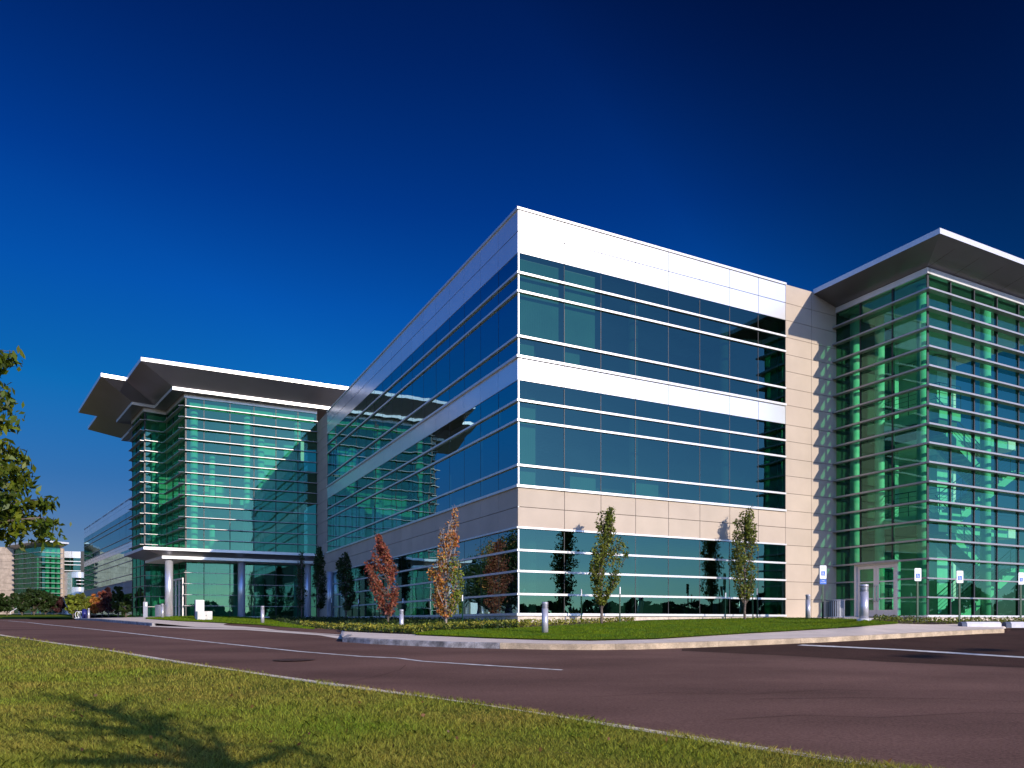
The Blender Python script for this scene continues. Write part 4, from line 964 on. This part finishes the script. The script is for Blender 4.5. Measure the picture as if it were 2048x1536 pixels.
habit_tree(1203, 1243, 1011, [(1.0, 17, 22), (.94, -14, 26), (.84, -7, 22), (.76, -10, 36), (.71, -13, 56), (.65, -19, 54), (.56, -19, 48), (.46, -23, 44), (.36, -22, 34), (.28, -19, 19), (.21, -10, 10), (.17, -4, 4)], 'lf_green', 'taller green two-leader columnar tree before the sunlit ground floor windows near the building corner', n=4600, lsz=0.105, nb=34)
habit_tree(1490, 1237, 1012, [(1.0, 8, 11), (.96, -7, 11), (.87, -21, 17), (.73, -25, 22), (.64, -26, 25), (.55, -28, 26), (.44, -26, 26), (.34, -25, 22), (.26, -17, 16), (.18, -7, 5)], 'lf_green', 'slim olive green columnar tree before the ground floor windows near the tall beige wall', n=4600, lsz=0.105, nb=34, gap=0.2)
habit_tree(892, 1253, 1018, [(1.0, 17, 21), (.91, 12, 23), (.835, -14, 23), (.74, -12, 24), (.64, -14, 24), (.56, -19, 26), (.48, -36, 34), (.41, -36, 36), (.33, -28, 36), (.25, -28, 28), (.18, -22, 24), (.12, -17, 19), (.08, -5, 7)], 'lf_orange', 'half bare orange and yellow columnar tree with pale trunk near the building corner', n=5600, lsz=0.10, thin=0.72, thinh=0.5, barkm='palebark', second='lf_yellow', nb=46, gap=0.15)
habit_tree(776, 1248, 1070, [(1.0, -24, -17), (.9, -21, -9), (.83, -30, 0), (.74, -29, 6), (.71, -46, 8), (.61, -47, 18), (.53, -41, 20), (.42, -34, 21), (.31, -26, 21), (.2, -20, 18), (.13, -19, 10), (.09, -4, 3)], 'lf_red', 'columnar tree with rusty red leaves before the shaded long facade', n=4400, lsz=0.115, nb=34, gap=0.26)
habit_tree(692, 1240, 1106, [(1.0, -4, 2), (.85, -19, 8), (.7, -17, 12), (.5, -15, 18), (.3, -12, 17), (.15, -6, 8)], 'lf_dark', 'dark green columnar tree in the shade right of the entrance columns', n=4200, lsz=0.12)
habit_tree(637, 1238, 1095, [(1.0, -2, 4), (.85, -7, 10), (.6, -12, 14), (.3, -14, 16), (.15, -8, 8)], 'lf_dark', 'dark green columnar tree standing by the inner corner of the entrance tower', n=4000, lsz=0.13)
habit_tree(603, 1240, 1104, [(1.0, -2, 3), (.8, -8, 6), (.5, -12, 10), (.25, -8, 9), (.15, -3, 3)], 'lf_dark', 'thin sparse dark tree in front of the rightmost entrance column', n=1100, lsz=0.12, nb=20, gap=0.35)
# far shrubs/trees on the left of the entrance
def bush(px, Y, top, base, half, m, label, group, n=2600, trunk=True, lsz=0.25, name='shrub', cat='shrub', zf=None):
    x = (px-CX)/F*Y; z = CZ+(HY-base)/F*Y; H = (base-top)/F*Y; Rr = half/F*Y
    t = thing(name, (x, y_ := Y, z), 0, label, cat, group); mb = MB(); tp, tr = limb((0, 0, -0.3), (0, 0, 1), H*0.75, 6, 0.04, H*0.022, 0.02, 0.1); mb.tube(tp, tr, 7); pts = []
    for k in range(16):
        a = k*2.4; b = tp[2+k % 4]; q, r = limb(b, (math.cos(a)*1.0, math.sin(a)*1.0, 0.8), Rr*random.uniform(0.6, 1.0), 4, 0.1, H*0.008, 0.01, 0.05); mb.tube(q, r, 4)
        for e in q[1:]: pts.append(e)
    mb.build('trunk', M['bark'], t)
    cl = []; z0 = H*(0.22 if trunk else 0.02)
    for k in range(42):
        while True:
            u_ = Vector((random.uniform(-1, 1), random.uniform(-1, 1), random.uniform(-1, 1)))
            if 0.35 < u_.length < 1.0: break
        cz = z0+(H-z0)*(0.5+0.5*u_.z*0.92); wv = 1.0 if trunk else (1.0-0.45*max(0, (cz/H-0.5)))
        cl.append(((u_.x*Rr*0.92*wv), (u_.y*Rr*0.92*wv), cz, random.uniform(0.16, 0.34)*Rr))
    P_ = []
    for (cx, cy, cz, r) in cl:
        k = n//42; d = RNG.normal(size=(k, 3)); d /= np.linalg.norm(d, axis=1)[:, None]; P_.append(np.array([cx, cy, cz])+d*r*RNG.uniform(0.3, 1.05, (k, 1))*[1, 1, 0.8])
    leaves('crown', np.concatenate(P_), lsz, M[m], t); return t
GF = 'round shade trees in a row before the distant tower'
for i, (px, top, half, lab) in enumerate([(14, 1182, 20, 'small round shade tree at the far left, cut by the picture edge'), (44, 1180, 18, 'dark round shade tree second from the left edge before the distant beige wall'), (68, 1176, 22, 'widest dark round shade tree before the middle of the distant glass tower'), (92, 1180, 20, 'dark round shade tree before the right half of the distant glass tower'), (112, 1190, 15, 'dark reddish round shade tree under the corner of the distant white office')]):
    bush(px, 104+i*1.5, top, 1237, half, 'lf_dark' if i != 4 else 'lf_maroon', lab, GF, n=3000, lsz=0.42, name='shade_tree', cat='tree')
bush(-40, 100, 1176, 1237, 26, 'lf_dark', 'dark round shade tree just outside the left edge of the row', GF, n=2500, lsz=0.42, name='shade_tree', cat='tree')
GS = 'shrubs and young trees before the far wing'
SH = [(146, 56, 1184, 1235, 15, 'lf_yellow', 'bushy yellow green young tree at the left end of the shrub row'), (160, 57, 1181, 1235, 12, 'lf_green', 'upright green young tree second in the shrub row by the far wing'), (178, 58, 1192, 1234, 10, 'lf_yellow', 'low yellow green shrub behind the far bollard'),
      (190, 58, 1186, 1234, 11, 'lf_orange', 'orange leaved young tree before the blue office wing'), (204, 58, 1180, 1234, 12, 'lf_red', 'red orange young tree in the middle of the shrub row'), (217, 57, 1172, 1233, 9, 'lf_maroon', 'narrow maroon young tree with red tip beside the green one'), (236, 54, 1165, 1234, 11, 'lf_dark', 'dark green pointed tree just left of the entrance tower'), (252, 52.6, 1196, 1234, 11, 'lf_dark', 'low dark shrub tucked against the entrance tower')]
for (px, Y, top, base, half, m, lab) in SH: bush(px, Y, top, base, half, m, lab, GS, n=2400, trunk=False, lsz=0.22, name='young_tree', cat='tree')

random.seed(23); RNG = np.random.default_rng(23)
# near tree at the left edge: boughs reach into the picture
nb = (-8.6, 8.6); nz = f(8.6)
nt_ = thing('maple_tree', (*nb, nz+0.03), 0, 'leafy tree at the left edge whose drooping green branches hang into the sky', 'tree'); SHIFT[nt_.name] = (*nb, nz+0.03)
mb = MB(); tp, tr = limb((*nb, nz-0.1), (0.06, 0, 1), 6.2, 10, 0.03, 0.16, 0.03, 0.05); mb.tube(tp, tr, 10); twig = []
def tgt(px, py, Y): return Vector(((px-CX)/F*Y, Y, CZ+(HY-py)/F*Y))
ends = [(-16, 702, 8.2), (4, 722, 8.4), (2, 765, 8.6), (-2, 800, 8.3), (-30, 800, 8.2), (-4, 835, 8.0), (-30, 880, 8.4), (14, 885, 8.3), (20, 930, 8.2), (30, 900, 8.4), (40, 945, 8.5), (10, 960, 8.2), (-20, 1000, 8.6), (60, 1000, 8.3), (80, 1035, 8.2), (70, 1048, 8.3), (30, 1010, 8.5), (-60, 960, 8.2), (-60, 760, 8.6), (-80, 860, 8.3), (20, 990, 8.1), (-120, 1000, 8.4), (45, 1020, 8.4), (0, 930, 8.0)]
for (px, py, Y) in ends:
    e = tgt(px, py, Y); zb = e.z - 0.35*random.uniform(0.6, 1.4)*1.2; i = min(9, max(2, int((zb-nz)/6.2*10))); s = tp[i]
    c = s.lerp(e, 0.55)+Vector((0, 0, 0.32)); pts = []
    for k in range(9): t = k/8; pts.append(s*(1-t)**2 + c*2*t*(1-t) + e*t*t)
    mb.tube(pts, [0.035*(1-k/9)+0.005 for k in range(9)], 6)
    for k in range(4, 9):
        for _ in range(3):
            d = Vector((random.gauss(0.2, 1), random.gauss(0, 1), random.gauss(-0.1, 0.6))).normalized(); q = pts[k]+d*random.uniform(0.08, 0.26); mb.tube([pts[k], q], [0.005, 0.002], 3); twig.append(q); twig.append(pts[k].lerp(q, 0.5))
for _ in range(500):  # rest of the crown, outside the picture
    a = random.uniform(0, 6.3); r = random.uniform(0.3, 1.7); z = random.uniform(2.3, 6.2); q = Vector((nb[0]+math.cos(a)*r*(1-0.1*z)-0.3, nb[1]+math.sin(a)*r, nz+z))
    if CX+F*q.x/q.y < -60: twig.append(q)
mb.build('trunk', M['bark'], nt_, smooth=True)
P_ = []
for q in twig:
    for _ in range(12): P_.append((q.x+random.gauss(0, 0.06), q.y+random.gauss(0, 0.06), q.z-abs(random.gauss(0, 0.07))))
leaves('crown', P_, 0.105, M['lf_near'], nt_, SHIFT[nt_.name], droop=0.9, aspect=0.42)

# trees outside the picture that the glass mirrors or that shade the lawn
def big(x, y, H, Rr, m, lab, n=5200, lsz=0.3, lowf=0.3, grp='large trees around the campus'):
    z = f(y); t = thing('park_tree', (x, y, z), 0, lab, 'tree', grp); mb = MB(); tp, tr = limb((0, 0, -0.2), (0, 0, 1), H*0.8, 8, 0.04, H*0.022, 0.03, 0.1); mb.tube(tp, tr, 8); cl = []
    for k in range(24):
        a = k*2.4; h = lowf+(0.75-lowf)*k/24; b = tp[int(h/0.8*8)]; q, r = limb(b, (math.cos(a), math.sin(a), 0.55), Rr*random.uniform(0.65, 1.05)*(1.15-h*0.6), 5, 0.12, H*0.008, 0.02, 0.04); mb.tube(q, r, 5)
        for e in q[2:]: cl.append(e)
    for e in tp[5:]: cl.append(e)
    mb.build('trunk', M['bark'], t); P_ = []
    for e in cl:
        k = n//len(cl); P_.append(np.array(e)+RNG.normal(size=(k, 3))*[0.11*Rr, 0.11*Rr, 0.075*Rr])
    leaves('crown', np.concatenate(P_), lsz, M[m], t); return t
big(-56, 62, 17, 7.0, 'lf_dark', 'tall tree mirrored dark in the ground floor glass of the shaded facade'); big(-66, 74, 15, 6, 'lf_orange', 'tall brownish tree mirrored in the shaded facade'); big(-46, 50, 12, 5, 'lf_green', 'tree mirrored low in the shaded facade')
big(-80, 84, 16, 7, 'lf_dark', 'tall dark tree mirrored in the far left of the facade glass')
for (bx, by, bh, br, bm, bl) in ((-50, 55, 13, 6, 'lf_dark', 'broad dark tree mirrored behind the orange tree'), (-61, 67, 14, 6.5, 'lf_dark', 'dark tree mirrored in the middle of the shaded ground floor'), (-73, 79, 14, 6.5, 'lf_green', 'olive tree mirrored in the shaded ground floor'), (-90, 96, 15, 7, 'lf_dark', 'dark tree mirrored far down the shaded facade'), (-41, 46, 8.5, 4.5, 'lf_dark', 'lower dark tree mirrored next to the building corner'), (-104, 110, 15, 7, 'lf_dark', 'farthest dark tree mirrored in the shaded facade')): big(bx, by, bh, br, bm, bl, lowf=0.12, n=5200, lsz=0.42)
big(3.2, -0.8, 6.0, 1.35, 'lf_near', 'small lawn tree that casts loose shade on the near grass', n=520, lsz=0.12, lowf=0.45)
# tree belt far behind the camera
C_ = []
for k in range(150):
    a = R(-205+k*1.75); r = 150+random.uniform(-12, 12); h = random.uniform(4.5, 8.0)*(1+0.35*math.sin(k*0.9)); cx, cy = r*math.cos(a), r*math.sin(a)
    if cy > 20: continue
    nn = 200; P_ = RNG.normal(size=(nn, 3)); P_ /= np.linalg.norm(P_, axis=1)[:, None]; C_.append(np.array([cx, cy, f(cy)+h*0.42])+P_*[4.6, 4.6, h*0.55])
for k in range(60):
    a = R(-60+k*1.8); r = 190+random.uniform(-12, 12); h = random.uniform(5, 9); cx, cy = r*math.cos(a), r*math.sin(a)
    nn = 200; P_ = RNG.normal(size=(nn, 3)); P_ /= np.linalg.norm(P_, axis=1)[:, None]; C_.append(np.array([cx, cy, f(cy)+h*0.5])+P_*[4.2, 4.2, h*0.5])
tag(leaves('tree_belt', np.concatenate(C_), 1.9, M['lf_dark'], aspect=0.9), kind='stuff')

# ------------------------------------------------------------------ bollards
def make_bollard(h=0.95, r=0.095, foot=False):
    b = thing('bollard_light', (0, 0, 0)); mb = MB(); mb.cyl(0, 0, -0.05, h*0.79, r, n=24); mb.build('post', M['bollard'], b, smooth=True)
    mb = MB(); mb.cyl(0, 0, h*0.79, h*0.93, r*0.8, n=24); mb.build('lamp_core', M['slot'], b, smooth=True)
    mb = MB()
    for k in range(4): z = h*0.79+h*0.14*(k+0.5)/4; mb.cyl(0, 0, z-h*0.008, z+h*0.008, r*0.98, n=24)
    mb.build('louvre', M['bollard'], b)
    mb = MB(); mb.cyl(0, 0, h*0.93, h*0.985, r, n=24); mb.cyl(0, 0, h*0.985, h, r, r*0.85, n=24); mb.build('cap', M['bollard'], b, smooth=True)
    if foot: mb = MB(); mb.cyl(0, 0, -0.1, 0.06, r*1.55, n=28); mb.build('base', M['box'], b, smooth=True)
    return b
BG = 'louvred bollard lights along the walk'
specs = [(1090, 1268, 64, 'silver bollard light on the lawn in front of the building corner'), (803, 1263, 44, 'silver bollard light in the planting bed beside the red tree'), (525, 1247.5, 35.5, 'silver bollard light on the far lawn between the entrance columns'),
         (325, 1236.6, 29, 'silver bollard light beside the leftmost entrance column'), (1616, 1238, 49, 'grey shaded bollard light against the beige wall'), (1728, 1241.5, 73, 'largest silver bollard light, on a concrete foot before the glass doors'), (177.5, 1233.6, 20, 'small far bollard light before the shrub row')]
proto = make_bollard(); 
for i, (px, py, hp, lab) in enumerate(specs):
    if px == 177.5: Y = 51.0; X = (px-CX)/F*Y; z = land(px, Y)
    else: X, Y, z = on_land(px, py)
    h = hp/F*Y
    if px == 1728: o = make_bollard(0.95, 0.11, True)
    else: o = proto if i == 0 else copy_tree(proto)
    o.location = (X, Y, z); s = h/0.95; o.scale = (s, s, s) if px not in (1090,) else (s, s, s); tag(o, lab, 'bollard', BG)
    print('bollard', px, round(Y, 1), round(h, 2))
# tree stakes
SG = 'green metal tree stakes with white tops'
stake0 = None
for (px, py, top, lab) in [(1163, 1248, 1178, 'green stake left of the taller green tree'), (1239, 1246, 1174, 'green stake right of the taller green tree'), (1450.5, 1237, 1181, 'green stake left of the slim olive tree'), (1506, 1237, 1174, 'green stake close behind the slim olive tree'), (1515, 1237.5, 1177, 'green stake right of the slim olive tree'),
                           (888.5, 1252, 1190, 'green stake against the trunk of the orange tree'), (925, 1251, 1190, 'green stake right of the orange tree'), (758, 1248, 1205, 'green stake left of the red tree'), (805, 1243, 1197, 'green stake right of the red tree'), (716.5, 1240, 1199, 'green stake right of the dark tree in the shade'), (664, 1239, 1197, 'green stake left of the dark tree in the shade')]:
    X, Y, z = on_land(px, py); h = (py-top)/F*Y
    if stake0 is None:
        stake0 = thing('tree_stake', (0, 0, 0)); mb = MB(); mb.box(-0.02, 0.02, -0.004, 0.004, -0.1, 0.8); mb.box(-0.004, 0.004, 0.004, 0.035, -0.1, 0.8); mb.build('post', M['postgreen'], stake0)
        mb = MB(); mb.box(-0.021, 0.021, -0.005, 0.005, 0.8, 1.0); mb.box(-0.005, 0.005, 0.005, 0.036, 0.8, 1.0); mb.build('white_tip', M['signwhite'], stake0); o = stake0
    else: o = copy_tree(stake0)
    o.location = (X, Y, z); o.scale = (1, 1, h); o.rotation_euler = (0, random.uniform(-0.02, 0.02), random.uniform(0, 6)); tag(o, lab, 'stake', SG)

# ------------------------------------------------------------------ parking signs
def text_mesh(txt, size, m, parent, loc, name='lettering'):
    cu = bpy.data.curves.new('t', 'FONT'); cu.body = txt; cu.size = size; cu.align_x = 'CENTER'; cu.align_y = 'CENTER'; cu.extrude = 0.0008; cu.resolution_u = 2
    o = bpy.data.objects.new('t', cu); COL.objects.link(o); bpy.context.view_layer.update()
    me = bpy.data.meshes.new_from_object(o); bpy.data.objects.remove(o); me.name = name; me.materials.clear(); me.materials.append(m)
    r = bpy.data.objects.new(name, me); COL.objects.link(r); r.parent = parent; r.location = loc; r.rotation_euler = (R(90), 0, 0); return r
def ring(mb, cx, cz, r, w, a0, a1, y, n=16):
    for k in range(n):
        t0 = a0+(a1-a0)*k/n; t1 = a0+(a1-a0)*(k+1)/n; P0 = lambda t, rr: (cx+rr*math.cos(t), y, cz+rr*math.sin(t)); mb.quad(P0(t0, r-w), P0(t1, r-w), P0(t1, r+w), P0(t0, r+w))
def bar(mb, x0, z0, x1, z1, w, y):
    dx, dz = x1-x0, z1-z0; l = math.hypot(dx, dz); nx, nz_ = -dz/l*w, dx/l*w; mb.quad((x0-nx, y, z0-nz_), (x1-nx, y, z1-nz_), (x1+nx, y, z1+nz_), (x0+nx, y, z0+nz_))
def rrect(mb, x0, x1, z0, z1, y0, y1, r=0.03):
    pts = []
    for cx, cz, a in ((x1-r, z1-r, 0), (x0+r, z1-r, 90), (x0+r, z0+r, 180), (x1-r, z0+r, 270)):
        for k in range(5): t = R(a+k*22.5); pts.append((cx+r*math.cos(t), cz+r*math.sin(t)))
    n = len(pts); i = len(mb.v); mb.v += [(x, y0, z) for x, z in pts] + [(x, y1, z) for x, z in pts]
    mb.f.append(tuple(range(i, i+n))[::-1]); mb.f.append(tuple(range(i+n, i+2*n)))
    for k in range(n): j = (k+1) % n; mb.f.append((i+k, i+j, i+n+j, i+n+k))
def sign(px, py, ptop, pbot, label, van=False, rot=0.0, w=0.31):
    X, Y, z = on_land(px, py); k = Y/F; zt_ = (py-ptop)*k; zb_ = (py-pbot)*k
    t = thing('parking_sign', (X, Y, z), rot, label, 'sign', 'reserved parking signs on green posts')
    mb = MB(); mb.box(-0.03, 0.03, 0.0, 0.035, -0.1, zt_-0.03); mb.box(-0.006, 0.006, 0.035, 0.05, -0.1, zt_-0.03); mb.build('post', M['postgreen'], t)
    mb = MB(); rrect(mb, -w/2, w/2, zb_, zt_, -0.012, -0.003); p = mb.build('sign_plate', M['signwhite'], t)
    H_ = zt_-zb_; cz = zb_+H_*0.40; s = w*0.29
    mb = MB(); rrect(mb, -s, s, cz-s*1.1, cz+s*1.15, -0.016, -0.0125, 0.012); b = mb.build('symbol_panel', M['signblue'], p)
    mb = MB(); y = -0.018; q = s/0.5
    ring(mb, -0.10*q, cz+0.38*q, 0.035*q, 0.035*q, 0, 6.283, y, 12); bar(mb, -0.09*q, cz+0.30*q, -0.05*q, cz-0.02*q, 0.035*q, y); bar(mb, -0.07*q, cz-0.02*q, 0.14*q, cz-0.02*q, 0.032*q, y)
    bar(mb, -0.07*q, cz+0.15*q, 0.10*q, cz+0.15*q, 0.025*q, y-0.0005); bar(mb, 0.13*q, cz+0.0*q, 0.22*q, cz-0.30*q, 0.032*q, y-0.0005); bar(mb, 0.20*q, cz-0.30*q, 0.30*q, cz-0.27*q, 0.03*q, y-0.001)
    ring(mb, -0.03*q, cz-0.14*q, 0.22*q, 0.03*q, R(105), R(345), y-0.0015, 18); mb.build('wheelchair_symbol', M['signwhite'], p)
    text_mesh('RESERVED', w*0.185, M['signgreen'], p, (0, -0.0135, zt_-H_*0.11)); text_mesh('PARKING', w*0.20, M['signgreen'], p, (0, -0.0135, zt_-H_*0.235))
    if van:
        mb = MB(); rrect(mb, -w/2, w/2, zb_-0.205, zb_-0.02, -0.012, -0.003, 0.02); p2 = mb.build('sign_plate', M['signblue'], t); p2['label'] = 'blue lower plate reading van accessible'
        text_mesh('VAN', w*0.2, M['signwhite'], p2, (0, -0.0135, zb_-0.07)); text_mesh('ACCESSIBLE', w*0.155, M['signwhite'], p2, (0, -0.0135, zb_-0.14))
    print('sign', px, round(Y, 1), 'plate h', round(H_, 2), 'w', round(w/k, 1))
    return t
sign(1646, 1238.5, 1131, 1157.5, 'white reserved parking sign with a blue van plate below it, beside the bin', True, R(5), 0.26)
sign(1835.5, 1246, 1136.5, 1162, 'white wheelchair parking sign right of the glass doors', False, R(5), 0.24)
sign(1919.5, 1246, 1141.5, 1166, 'white wheelchair parking sign before the lower right windows of the stair tower', False, R(5), 0.25)
sign(2042, 1245.5, 1145, 1169, 'white wheelchair parking sign at the right edge of the picture', False, R(5), 0.22)
# wheel stops
def wstop(px0, px1, py, lab):
    X, Y, z = on_land(px0, py); X1 = (px1-CX)/F*Y; L = X1-X; t = thing('wheel_stop', (X, Y, z), R(2), lab, 'wheel stop', 'concrete wheel stops at the parking bays'); h = 9/F*Y
    def prof(x0, x1, m, nm):
        mb = MB(); pr = [(-0.12, -0.05), (-0.11, h*0.55), (-0.06, h*0.95), (0.0, h), (0.06, h*0.95), (0.11, h*0.55), (0.12, -0.05)]; n = len(pr)
        mb.v = [(x0, a, b) for a, b in pr] + [(x1, a, b) for a, b in pr]; mb.f = [(k, k+1, n+k+1, n+k) for k in range(n-1)] + [tuple(range(n-1, -1, -1)), tuple(range(n, 2*n))]; mb.build(nm, m, t)
    prof(0.0, L*0.13, M['stopblue'], 'painted_end'); prof(L*0.13+0.002, L, M['stopwhite'], 'body')
wstop(1920, 2000, 1252.5, 'white wheel stop with dark blue end, in front of the second sign from the right'); wstop(2008, 2090, 1252.5, 'white wheel stop with dark blue end, cut by the right edge')
# bins
def bin_(px0, px1, py, top, lab):
    cxp = (px0+px1)/2; X, Y, z = on_land(cxp, py); r = (px1-px0)/2/F*Y; h = (py-top)/F*Y; t = thing('litter_bin', (X, Y, z), 0, lab, 'bin', 'slatted litter bins'); mb = MB(); n = 26
    for k in range(n):
        a = 2*math.pi*k/n; c, s = math.cos(a), math.sin(a); x, y = r*c, r*s; tx, ty = -s*0.022, c*0.022
        mb.box8([(x-tx, y-ty, 0.06), (x+tx, y+ty, 0.06), (x+tx-c*0.008, y+ty-s*0.008, 0.06), (x-tx-c*0.008, y-ty-s*0.008, 0.06), (x-tx, y-ty, h-0.03), (x+tx, y+ty, h-0.03), (x+tx-c*0.008, y+ty-s*0.008, h-0.03), (x-tx-c*0.008, y-ty-s*0.008, h-0.03)])
    mb.build('slats', M['binmetal'], t)
    for zz in (0.08, h-0.05):
        mb = MB()
        mb.tube([(r*math.cos(2*math.pi*k/24), r*math.sin(2*math.pi*k/24), zz) for k in range(25)], 0.022, 6); mb.build('rim', M['binmetal'], t)
    mb = MB(); mb.cyl(0, 0, 0.08, h-0.08, r*0.86, n=20); mb.build('liner', M['bindark'], t, smooth=True)
    mb = MB()
    for k in range(4): a = math.pi/4+math.pi/2*k; mb.cyl(r*0.9*math.cos(a), r*0.9*math.sin(a), -0.02, 0.07, 0.02, n=8)
    mb.build('feet', M['binmetal'], t)
bin_(1653, 1688, 1234, 1194, 'grey slatted litter bin in the shade left of the glass doors'); bin_(311, 331, 1235, 1209, 'grey slatted litter bin beside the leftmost entrance column')
# cabinet, pedestal sign, card post
X, Y, z = on_land(408, 1240.5); w = 33/F*Y; h = 18/F*Y; t = thing('utility_cabinet', (X, Y, z), R(30), 'low pale utility cabinet on the far lawn in front of the entrance', 'utility box')
mb = MB(); mb.box(-w*0.42, w*0.42, -0.35, 0.35, -0.1, h); mb.build('housing', M['box'], t, bevel=0.015); mb = MB(); mb.box(-w*0.39, -0.01, -0.362, -0.351, 0.06, h-0.05); mb.box(0.01, w*0.39, -0.362, -0.351, 0.06, h-0.05); mb.build('door', M['box'], t); mb = MB(); mb.box(0.04, 0.07, -0.375, -0.363, h*0.45, h*0.6); mb.build('handle', M['slot'], t)
X, Y, z = on_land(399, 1238.0); h = 38/F*Y; t = thing('pedestal_sign', (X, Y, z), R(30), 'upright white and navy pedestal behind the utility cabinet', 'sign pedestal'); mb = MB(); mb.box(-0.22, 0.22, -0.2, 0.2, -0.05, h); mb.build('body', M['signwhite'], t, bevel=0.01); mb = MB(); mb.box(-0.235, -0.222, -0.19, 0.19, 0.1, h-0.03); mb.build('panel', M['navy'], t)
X, Y, z = on_land(291, 1234.5); h = 31/F*Y; t = thing('access_post', (X, Y, z), R(20), 'grey card reader post at the corner of the entrance tower', 'access post'); mb = MB(); mb.box(-0.13, 0.13, -0.08, 0.08, -0.05, h); mb.build('body', M['binmetal'], t, bevel=0.01); mb = MB(); mb.box(0.0, 0.11, -0.09, -0.081, h*0.7, h*0.95); mb.build('reader_plate', M['signwhite'], t)
# blue bin and bicycle-like rack far left
X = (169-CX)/F*52; z = land(169, 52); t = thing('recycling_bin', (X, 52, z), 0, 'dark blue recycling bin left of the small far bollard', 'bin'); mb = MB(); mb.cyl(0, 0, -0.02, 0.75, 0.19, 0.22, n=16); mb.build('body', M['navy'], t, smooth=True); mb = MB(); mb.cyl(0, 0, 0.752, 0.86, 0.23, 0.12, n=16); mb.build('lid', M['navy'], t); t.scale = (0.75, 0.75, 0.75)
X = (160-CX)/F*52.5; z = land(160, 52.5); t = thing('hoop_rack', (X, 52.5, z), 0, 'white looped metal rack beside the blue bin', 'bike rack')
mb = MB()
for k in range(3): mb.tube([(0.3*k-0.3+0.26*math.cos(a), 0, 0.42+0.4*math.sin(a)) for a in np.linspace(-math.pi/2, 1.5*math.pi, 17)], 0.03, 6)
mb.build('hoops', M['signwhite'], t); mb = MB(); mb.box(-0.6, 0.6, -0.04, 0.04, -0.02, 0.04); mb.build('base_bar', M['signwhite'], t); t.scale = (0.6, 0.6, 0.6)
# steps with handrails before the distant tower
X, Y = pxw(42, 112); t = thing('entry_stairs', (X, Y, 1.7), 0, 'pale outdoor steps with white handrails between the round trees far left', 'steps')
mb = MB()
for k in range(6): mb.box(-1.6, 1.6, k*0.32, 2.2, -0.5+0.15*k, -0.35+0.15*k)
mb.build('steps', M['stone'], t)
for x in (-1.6, 1.6): mb = MB(); mb.tube([(x, 0, 0.0), (x, 0, 0.9), (x, 2.0, 1.7), (x, 2.0, 0.6)], 0.05, 6); mb.build('handrail', M['signwhite'], t)
# white bent sculpture inside the ground floor corner room
X, Y = Wl(1.2, 1.6); t = thing('sculpture', (*Wl(0.75, 1.3), 1.38), TH, 'white bent-line sculpture behind the shaded ground floor window next to the corner', 'sculpture')
mb = MB(); mb.tube([(0, 0.5, 0.02), (0, 0.22, 0.35), (0, 0.3, 0.65), (0, 0.1, 0.18), (0, -0.05, 0.6), (0, -0.35, 0.95)], 0.035, 6); mb.build('bent_bar', M['signwhite'], t); mb = MB(); mb.cyl(0, 0.05, 0, 0.08, 0.2, n=14); mb.build('plinth', M['fin'], t)
# twin-head lamp post, seen mirrored in the ground floor glass
lp = thing('lamp_post', (24.5, -2.0, f(-2)), R(40), 'dark twin headed lamp post mirrored in the sunlit ground floor glass', 'lamp post'); mb = MB(); mb.cyl(0, 0, 0, 8.5, 0.09, 0.06, n=12); mb.build('pole', M['rail'], lp, smooth=True)
mb = MB(); mb.tube([(-1.1, 0, 8.55), (-0.5, 0, 8.65), (0, 0, 8.4), (0.5, 0, 8.65), (1.1, 0, 8.55)], 0.05, 6); mb.build('arm', M['rail'], lp)
for s in (-1, 1): mb = MB(); mb.box(s*1.45-0.42, s*1.45+0.42, -0.2, 0.2, 8.48, 8.62); mb.build('lamp_head', M['rail'], lp)
